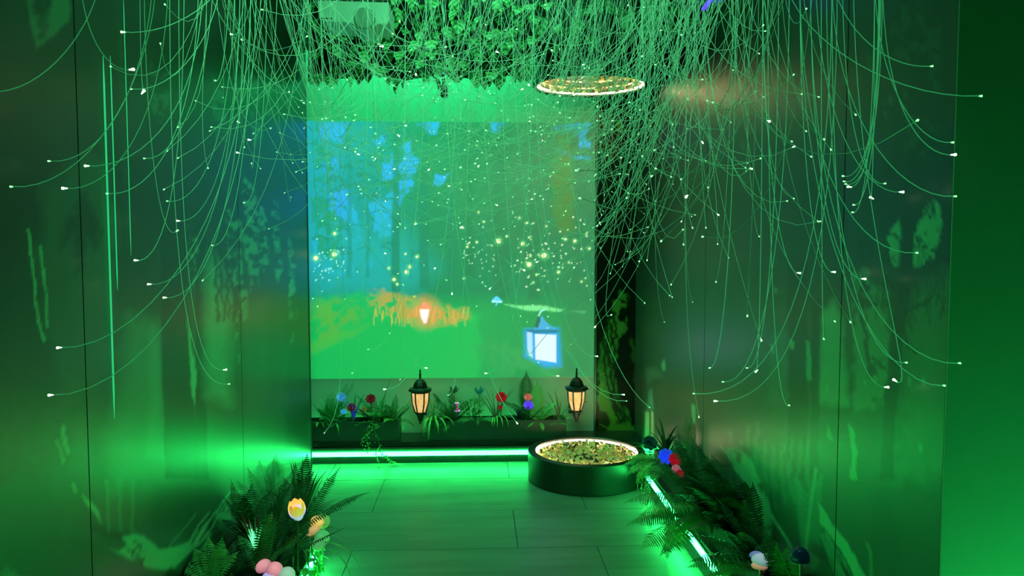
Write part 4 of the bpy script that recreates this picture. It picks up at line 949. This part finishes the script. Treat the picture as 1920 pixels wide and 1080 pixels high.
nt.links.new(tc.outputs['Object'], sp.inputs[0]); nt.links.new(sp.outputs['Z'], mrr.inputs[0]); nt.links.new(mrr.outputs[0], rp.inputs[0]); nt.links.new(rp.outputs[0], b.inputs['Emission Color']); nt.links.new(rp.outputs[0], b.inputs['Base Color']); b.inputs['Emission Strength'].default_value = .55
inner = mat('tulip_inside', (.85,.45,.04), .4, emit=(.9,.42,.03), es=.6)
for k in range(6):
    a0 = R(60*k-8+(0 if k%2 else 3)); mb = MB(); vs = []; fs = []; nn_, mm_ = 7, 5; rs = .034 if k%2 else .031
    for i in range(nn_):
        z = -.045+.09*i/(nn_-1); prof = math.sin(math.pi*min(1,(i+.6)/(nn_+1.4)))**.6; wd = R(38)*(1 if i < nn_-2 else (.75 if i == nn_-2 else .2))
        for j in range(mm_): a = a0+wd*(j/(mm_-1)*2-1); vs.append((rs*prof*math.cos(a), rs*prof*math.sin(a), z))
    for i in range(nn_-1):
        for j in range(mm_-1): q_ = i*mm_+j; fs.append((q_, q_+1, q_+mm_+1, q_+mm_))
    build('petal', mb.add(vs, fs), tin, t, smooth=True, loc=(0,0,hz_), rot=(R(28),0,0))
build('lamp_bulb', MB().lathe([(.002,-.018),(.012,-.014),(.017,0),(.012,.014),(.002,.018)], 14), inner, t, smooth=True, loc=(-.006,-.006,hz_))
mushroom('orange glowing mushroom lamp nearest the tulip lamp', Lp(594, 980, 3.3), .030, (.95,.5,.14), .75, tilt=(.5,.3), stem=.12, flat=.9)
mushroom('peach mushroom lamp just below the orange one', Lp(590, 994, 3.28), .026, (.85,.42,.2), .5, tilt=(.6,-.2), stem=.1, flat=.8)
mushroom('small peach mushroom lamp, lowest of the orange cluster', Lp(581, 1003, 3.27), .014, (.8,.42,.22), .4, stem=.1)
mushroom('pale green mushroom lamp at upper right of the orange cluster', Lp(606, 977, 3.32), .032, (.3,.55,.2), .22, tilt=(.9,.9), stem=.12, flat=.3)
mushroom('translucent green mushroom lamp below the orange cluster', Lp(604, 1008, 3.25), .034, (.15,.6,.25), .25, tilt=(.8,.6), stem=.1, flat=.5)
mushroom('round pale green mushroom lamp over the lit ivy', Lp(597, 1021, 3.2), .028, (.18,.6,.26), .25, tilt=(.9,.2), stem=.08, flat=.5)
mushroom('pink mushroom lamp furthest left at bottom of the left planter', Lp(494, 1062, 3.0), .032, (.85,.3,.38), .65, tilt=(.5,-.3), stem=.06, flat=.6)
mushroom('pink mushroom lamp in the middle of the lower trio', Lp(515, 1068, 2.98), .032, (.85,.28,.36), .65, tilt=(.7,.4), stem=.06, flat=.6)
mushroom('whitish green mushroom lamp at right of the lower trio', Lp(538, 1078, 2.96), .032, (.45,.7,.55), .45, tilt=(.9,.2), stem=.05, flat=.6)
mushroom('lilac mushroom lamp below the pink ones', Lp(505, 1084, 2.96), .03, (.5,.4,.85), .6, tilt=(.6,0), stem=.04, flat=.6)
# spider plant with pale leaves arching right over the floor
t = plant('pale spider plant whose leaves arch right over the floor', 'spider plant', Lb(-.77,3.24), 'spider_plant'); crown(t)
for a, u, L, d in [(10,48,.26,115),(0,30,.28,90),(-12,32,.36,110),(-18,28,.34,120),(20,50,.16,70),(30,60,.2,80),(-40,30,.22,130),(-5,45,.2,130)]: strap_at(t, fern_light, a, u, L, .011, d)
for a, u, L, d in [(250,50,.3,150),(280,60,.28,150),(265,40,.26,140),(300,50,.24,150),(240,60,.2,120)]: strap_at(t, fern_mid, a, u, L, .014, d)
# lit ivy over the strip
t = plant('shiny green ivy hanging over the left light strip', 'ivy', Vector((-.765, 3.2, .2)), 'ivy')
ivy_m = mat('ivy_leaf', (.12,.6,.16), .22, noise=.3, spec=.8)
ivy_me = [MB().add([(0,0,0),(.012,-.018,.004),(.026,-.022,-.002),(.03,-.006,.004),(.052,0,-.006),(.03,.006,.004),(.026,.022,-.002),(.012,.018,.004)], [(0,1,3),(1,2,3),(0,3,5),(3,4,5),(0,5,7),(5,6,7)]).mesh('leaf', ivy_m) for k in range(1)]
for k in range(70):
    y_ = random.uniform(-.5, .16); z_ = -random.uniform(-.01, .12)
    link('leaf', ivy_me[0], t, (random.uniform(.03,.06)+.02, y_, z_), (random.uniform(-.5,.5), random.uniform(.3,1.3), random.uniform(-.9,.9)), random.uniform(.7,1.15))
for k in range(6):
    y_ = -.5+.12*k; build('runner', MB().tube([(-.03,y_,0),(.04,y_+.01,-.01),(.056,y_+.02,-.06),(.058,y_,-.12)], .0015, 4), stem_m, t)

# ================================================================ LEAF CANOPY, PROJECTOR, SPOTS
lm1 = leaf_mat('veined_leaf', (.03,.16,.05), (.20,.5,.2), k=30)
def big_leaf(L, W):
    vs, fs = oval_leaf(L, W, .45, 6); return MB().add(vs, fs).mesh('leaf', lm1, True)
leaves = [big_leaf(.10,.075), big_leaf(.115,.08), big_leaf(.085,.07)]
t = thing('leaf_canopy', 'hanging panel of dark striped artificial leaves above the screen', 'foliage', (-.1, 5.0, 2.55))
def canY(px): return 5.0-1.02*min(1, max(0, (px-600)/700))
def canopy_bottom(px): return 165 if px < 620 else (157+6*math.sin(px/23.0) if px < 990 else (118-(px-990)*.16))
ob = Vector((-.1, 5.0, 2.55))
vs = []; fs = []; n = 24
for i in range(n+1):
    px = 578+i*(1310-578)/n; p = at(px, canopy_bottom(px)-12, canY(px)+.06); x_ = max(p.x, XL+.01); vs += [(x_-ob.x, p.y-ob.y, p.z-ob.z), (x_-ob.x, p.y-ob.y, ZC-.002-ob.z)]
for i in range(n): fs.append((2*i, 2*i+2, 2*i+3, 2*i+1))
build('backing_net', MB().add(vs, fs), mat('dark_net', (.006,.012,.008), .9), t)
cnt = 0
def add_leaf(px, py):
    Y = canY(px)+random.uniform(-.05,.04); p = at(px, py, Y)
    if p.x < XL+.06: p.x = XL+.06
    if p.z > ZC-.03: return
    link('leaf', random.choice(leaves), t, p-ob, (random.uniform(-.5,.5), R(62)+random.uniform(-.5,.5), R(-90)+random.uniform(-1.0,1.0)), random.uniform(.8,1.2))
for k in range(44): px = 592+k*9.2; add_leaf(px, canopy_bottom(px)-20+random.uniform(-8,4))
for r_ in range(8):
    for k in range(27):
        px = 592+k*15.4+random.uniform(-6,6); py = 118-r_*21+random.uniform(-7,7)
        if py < -30: continue
        add_leaf(px, py)
for k in range(56):
    px = random.uniform(995, 1295); add_leaf(px, random.uniform(-20, canopy_bottom(px)-26))
# projector
P = at(663, 26, 4.25)
proj_m = mat('projector_white', (.72,.76,.74), .4)
t = thing('projector', 'white ceiling projector hanging in front of the leaf canopy', 'projector', P)
sx = 4.25/1450
outline = [(-64,22),(-62,-12),(-52,-16),(-8,-18),(-2,-20),(6,-26),(16,-29),(26,-29),(36,-26),(44,-20),(52,-20),(62,-19),(65,-14),(65,20)]
mb = MB(); nO = len(outline)
vs = [(x*sx, -.02, z*sx) for x, z in outline]+[(x*sx, .26, z*sx) for x, z in outline]
mb.add(vs, [tuple(range(nO))[::-1], tuple(range(nO, 2*nO))]+[(i, (i+1)%nO, (i+1)%nO+nO, i+nO) for i in range(nO)])
mb.f = [tuple(f) for f in mb.f]
body = build('body', mb, proj_m, t, bevel=.006)
build('lens_hood', MB().lathe([(.054,0),(.058,.004),(.058,.02),(.05,.022)], 28, (0,0,0)), mat('projector_grey', (.35,.4,.37), .4), t, loc=(.062,-.016,-.028), rot=(R(90),0,0), smooth=True)
build('ventilation_slot', MB().box((-.17,-.0225,-.035), (-.11,-.0195,-.028)), black, t)
build('control_light', MB().box((.060,-.0225,.018), (.078,-.0195,.022)), mat('blue_diode', (.1,.3,.6), .4, emit=(.1,.5,1), es=2), t)
build('top_cover', MB().box((-.192,-.025,.062), (.195,.265,.085)), mat('projector_dark', (.05,.07,.06), .4), t, bevel=.004)
build('mounting_pole', MB().tube([(0,.12,.085),(0,.12,ZC-P.z-.001)], .016, 12), lant_m, t, smooth=True)
# black spotlight hanging in the fibres
P = at(833, 178, 4.5)
t = thing('hanging_spotlight', 'small black cylindrical spotlight hanging in front of leaf canopy edge', 'spotlight', P)
build('housing', MB().lathe([(.018,-.014),(.022,-.010),(.022,.05),(.018,.056),(.010,.060)], 18), lant_m, t, smooth=True)
build('neck', MB().tube([(0,0,.058),(-.004,0,.09),(-.006,.0,.13)], .011, 10), mat('spot_neck', (.06,.07,.1), .2, metal=.7), t, smooth=True)
build('cable', MB().tube([(-.006,0,.128),(-.006,0,ZC-P.z-.002)], .003, 6), black, t)
# violet bar light at the ceiling
P = at(1352, -2, 3.0)
t = thing('violet_bar_light', 'violet glowing bar light at the top edge among the fibres', 'light', P)
vm = mat('violet_led', (.1,.05,.5), .3, emit=(.07,.03,1), es=2.2)
d = at(1318, 18, 3.0)-P; d2 = at(1350, -22, 3.0)-P
build('tube', MB().tube([d, d2], .008, 8), vm, t, smooth=True)
build('housing', MB().tube([d+Vector((.01,.015,.012)), d2+Vector((.01,.015,.012))], .012, 8), black, t)
build('cable', MB().tube([d2+Vector((.01,.015,.012)), (d2.x+.01, d2.y+.015, ZC-P.z-.001)], .003, 6), black, t)
# blue-violet lamp body beside it
build('side_glow_lens', MB().lathe([(.002,0),(.02,.004),(.026,.014),(.02,.03)], 12), mat('violet_dim', (.05,.04,.35), .4, emit=(.03,.02,.4), es=.7), t, loc=at(1346,4,3.02)-P)

# ================================================================ FIBRE-OPTIC STRANDS
fib_m = mat('optical_fibre', (.78,.82,.74), .3, spec=.6, emit=(.12,1,.38), es=.045); fib_m.cycles.emission_sampling = 'NONE'
fib_near = mat('optical_fibre_bright', (.78,.82,.74), .3, spec=.6, emit=(.08,1,.34), es=.19); fib_near.cycles.emission_sampling = 'NONE'
tip_m = mat('fibre_tip', (.5,.9,.5), .3, emit=(.35,1,.42), es=1.4); tip_m.cycles.emission_sampling = 'NONE'
tip_hot = mat('fibre_tip_bright', (.5,.9,.5), .3, emit=(.6,1,.6), es=3); tip_hot.cycles.emission_sampling = 'NONE'
tip_mes = {}
def tip_mesh(hot):
    if hot not in tip_mes:
        mb = MB(); mb.lathe([(.0014,-.005),(.0020,-.002),(.0026,0),(.0022,.0018),(.0006,.0026)] if not hot else [(.0014,-.010),(.0022,-.004),(.0036,0),(.0030,.0024),(.0008,.0034)], 6)
        tip_mes[hot] = mb.mesh('glowing_tip', tip_hot if hot else tip_m, True)
    return tip_mes[hot]
def add_strand(t, pts, r=.0014, hot=False, fm=None):
    o = Vector(t.location); loc = [Vector(p)-o for p in pts]
    rr = [r]*len(loc); rr[-1] = r*1.25
    s = build('fibre_strand', MB().tube(loc, rr, 3, caps=False), fm or fib_m, t, smooth=True)
    d = (loc[-1]-loc[-2]).normalized()
    e = link('glowing_tip', tip_mesh(hot), s, loc[-1]); e.rotation_mode = 'QUATERNION'; e.rotation_quaternion = d.to_track_quat('Z', 'Y')
def bez(P0, P1, P2, P3, n=18):
    out = []
    for i in range(n+1):
        t_ = i/n; u = 1-t_; out.append(P0*u**3+P1*3*u*u*t_+P2*3*u*t_*t_+P3*t_**3)
    return out
def ok(p): return (XL+.03 < p.x < XR-.03) and p.y < 4.9 and p.z > .5 and p.z < ZC and (p-CAM).length > .9 and p.y > .9
def gen_strand(root, L, az, th0, th1, pw, n=20, turn=0):
    p = Vector(root); pts = [p.copy()]; ds = L/n
    for i in range(n):
        s = (i+.5)/n; th = th0*(1-s*.5)+th1*s**pw; a = az+turn*s
        p = p+Vector((math.sin(th)*math.cos(a), math.sin(th)*math.sin(a), -math.cos(th)))*ds; pts.append(p.copy())
    return pts
def bunch(px, Y, n, label, Lr=(1.0,2.4), spread=.10, azb=None, r=.00105):
    P = at(px, 100, Y); X = min(max(P.x, XL+.12), XR-.12)
    t = thing('fibre_bunch', label, 'fibre optic light', (X, Y, ZC))
    build('ceiling_plate', MB().lathe([(.05,-.012),(.055,-.008),(.055,0)], 16), black, t)
    k = 0; tries = 0; n = int(n*(.55 if 600 < px < 1060 else (.8 if px < 1200 else 1.0)))
    while k < n and tries < n*12:
        tries += 1
        az = random.uniform(0, 2*math.pi) if (azb is None or random.random() < .35) else random.gauss(azb, .6)
        rt = Vector((X+random.gauss(0, spread), Y+random.gauss(0, spread*1.2), ZC-.01))
        L = random.triangular(Lr[0]+.35, Lr[1]+(.15 if px < 1200 else .35), Lr[0]*.35+Lr[1]*.65+.1)
        pts = gen_strand(rt, L, az, random.uniform(0,.2), R(random.uniform(45,118)), random.uniform(1.6,3.6), turn=random.uniform(-.9,.9))
        if not all(ok(p) for p in pts[1:]): continue
        # keep clear of the hanging drum and of the screen wall lanterns
        if any((p.x-.7)**2+(p.y-4.8)**2 < .42**2 and p.z > 2.40 for p in pts): continue
        add_strand(t, pts, r=r, hot=random.random() < .09); k += 1
    return t
BN = [
 (385, 2.7, 10, 'sparse bunch of glowing-tip fibres hanging before the left wall, nearest its three light lines', (1.0,1.9), .10, 2.6),
 (440, 3.0, 16, 'bunch of fibres hanging in front of the dark tree trunk on left wall', (1.1,2.2), .10, 2.8),
 (475, 3.2, 30, 'dense fibre bunch hanging in front of the left wall, with bright tips at mid height', (1.0,2.2), .10, None),
 (535, 3.5, 30, 'fibre bunch hanging just left of the screen edge', (1.1,2.5), .11, None),
 (615, 3.9, 30, 'fibre bunch hanging over the left edge of the screen', (1.0,2.5), .12, None),
 (650, 3.5, 28, 'fibre bunch hanging directly below the projector', (1.0,2.4), .12, None),
 (710, 4.2, 30, 'fibre bunch hanging right of the projector near the leaf canopy', (1.0,2.3), .12, None),
 (765, 3.3, 28, 'fibre bunch hanging before the misty trees of the screen', (.9,2.2), .12, None),
 (825, 3.7, 42, 'thick fibre bunch hanging around the black spotlight', (.9,2.5), .11, None),
 (880, 3.1, 28, 'fibre bunch hanging right of the black spotlight', (.8,2.1), .12, None),
 (935, 3.9, 42, 'fibre bunch hanging over the middle of the screen', (.9,2.4), .12, None),
 (990, 3.3, 38, 'fibre bunch hanging left of the gold-lit disc', (.9,2.3), .12, None),
 (1050, 4.1, 36, 'fibre bunch hanging in front of the left half of the gold-lit disc', (.9,2.5), .10, None),
 (1100, 3.4, 44, 'fibre bunch hanging in front of the centre of the gold-lit disc', (.9,2.4), .12, None),
 (1150, 3.8, 46, 'dense fibre bunch hanging in front of the dark tree mural', (1.0,2.6), .09, None),
 (1195, 3.1, 46, 'fibre bunch hanging at the right rim of the gold-lit disc', (1.0,2.4), .11, None),
 (1250, 3.5, 44, 'fibre bunch hanging just right of the gold-lit disc', (1.0,2.6), .10, None),
 (1310, 3.2, 44, 'fibre bunch hanging under the violet bar light', (1.0,2.5), .10, None),
 (1375, 2.9, 38, 'fibre bunch hanging right of the violet bar light', (1.0,2.3), .10, None),
 (1440, 2.7, 32, 'fibre bunch hanging before the warm reflection on right wall', (.9,2.2), .10, None),
 (1500, 2.5, 22, 'fibre bunch hanging just left of the tight bundle by right wall', (.9,2.1), .09, None),
]
for a in BN: bunch(*a)

# strands followed one by one from the photograph, hung from their own ceiling plates
def traced(label, Xpx, Yr, rows_):
    P = at(Xpx, 0, Yr); t = thing('fibre_bunch', label, 'fibre optic light', (min(max(P.x, XL+.08), XR-.08), Yr, ZC))
    build('ceiling_plate', MB().lathe([(.05,-.012),(.055,-.008),(.055,0)], 16), black, t)
    for row in rows_:
        xr, xt, yt = row[:3]; k1 = row[3] if len(row) > 3 else .45; hook = row[4] if len(row) > 4 else 0
        lim = lambda x, Y: min(Y, 1.04*1450/max(60, abs(x-895)))
        Yt = lim(xt, Yr+random.uniform(-.15,.25)); Y0 = lim(xr, Yr); 
        if hook: Yt = min(Yt, lim(hook[0], Yt))
        y0 = -70
        P0 = at(xr, y0, Y0); 
        if hook:
            P1 = at(xr, y0+(hook[1]-y0)*.6, Y0); P2 = at(hook[0], hook[1], Yt); P3 = at(xt, yt, Yt)
        else:
            P1 = at(xr-(xt-xr)*.02, y0+(yt-y0)*(k1+.25), Y0); P2 = at(xr+(xt-xr)*.42, yt+12, Yt); P3 = at(xt, yt, Yt)
        top = Vector((P0.x*.9+t.location.x*.1, P0.y*.9+t.location.y*.1, ZC-.01))
        pts = [top, top.lerp(P0, .5)+Vector((0,0,0))]+bez(P0, P1, P2, P3)
        for p in pts: p.x = min(max(p.x, XL+.012), XR-.012)
        add_strand(t, pts, r=.0013 if Yr > 2 else .0011, hot=random.random() < .4, fm=fib_near)
traced('long single fibres sweeping left across the dark upper left wall', 293, 1.85, [(293,20,350,.2),(286,91,302,.25),(315,118,353,.35),(190,-25,172,.1),(150,250,130,.3),(270,333,432,.5,(300,470)),(262,270,170,.4)])
traced('fibres sweeping left in wide arcs between light lines and screen', 430, 2.6, [(430,228,60,.1),(415,245,167,.2),(400,270,297,.2),(380,160,311,.4),(470,108,652,.3),(480,92,741,.3),(335,424,693,.6),(318,430,720,.6),
        (345,253,488,.5),(440,313,377,.4),(450,332,414,.4),(450,278,533,.4),(460,307,558,.4),(430,403,151,.2),(372,200,363,.4),(455,446,228,.3),(480,433,64,.1),(520,466,262,.3),(500,457,380,.4),(470,397,460,.4)])
traced('tight bundle of fibres leaning before the right wall with long outward arcs', 1620, 2.1, [(1560,1748,124,.2),(1470,1840,180,.15),(1640,1787,267,.3),(1655,1791,290,.4),(1580,1660,344,.4),(1530,1693,360,.3),(1560,1792,368,.3),
        (1500,1720,474,.4),(1560,1665,726,.5),(1550,1700,680,.4),(1520,1800,681,.4),(1650,1582,340,.5),(1655,1585,345,.5),(1648,1590,350,.5),(1652,1580,330,.5),(1640,1598,398,.4),(1640,1632,370,.4),(1650,1600,384,.4)])
traced('long looping fibres hanging lowest before the right wall', 1540, 2.35, [(1600,1676,712,.5,(1740,770)),(1560,1300,738,.5),(1570,1340,752,.5),(1440,1480,760,.5),(1480,1355,716,.4),(1540,1545,636,.4),(1500,1771,723,.3),(1430,1417,697,.3),
        (1380,1330,690,.3),(1460,1400,690,.4),(1520,1622,523,.4),(1500,1565,510,.4),(1430,1500,512,.3)])
traced('fibres fanning out low over the screen and planters', 900, 3.4, [(700,800,690,.4),(760,730,625,.4),(830,970,794,.4,(880,690)),(800,690,655,.4),(600,608,812,.5,(680,740)),(1000,1120,668,.4),(1050,1218,764,.4,(1120,690)),
        (980,1175,752,.4),(960,1170,740,.4),(900,1047,705,.4),(860,720,730,.4),(760,750,712,.4),(1000,910,700,.4),(880,840,741,.4),(940,1010,680,.4),(690,660,700,.3)])

# ================================================================ keep foliage on its own side of the walls
bpy.context.view_layer.update()
CATS = {'fern','plant','palm','grass plant','spider plant','vine','ivy','flower'}
for o in list(bpy.data.objects):
    if o.type != 'MESH': continue
    r_ = o
    while r_.parent: r_ = r_.parent
    if r_.get('category') not in CATS: continue
    me = o.data; n = len(me.vertices); co = np.empty(n*3); me.vertices.foreach_get('co', co); co = co.reshape(-1, 3)
    M = np.array(o.matrix_world); wv = co@M[:3,:3].T+M[:3,3]; w2 = wv.copy()
    back = r_.location.y > 5.1
    w2[:,0] = np.clip(w2[:,0], XL+.008+.02*(wv[:,0] < XL)*0, XR-.008); w2[:,1] = np.minimum(w2[:,1], YB-.012)
    if back: w2[:,2] = np.maximum(w2[:,2], .004)
    else: w2[:,2] = np.maximum(w2[:,2], .006)
    if np.abs(w2-wv).max() < 1e-5: continue
    if me.users > 1: me = me.copy(); o.data = me
    Mi = np.linalg.inv(M); lo = w2@Mi[:3,:3].T+Mi[:3,3]; me.vertices.foreach_set('co', lo.ravel()); me.update()
print('objects', len(bpy.data.objects), 'tris', sum(len(o.data.loop_triangles) if False else len(o.data.polygons) for o in bpy.data.objects if o.type == 'MESH'))
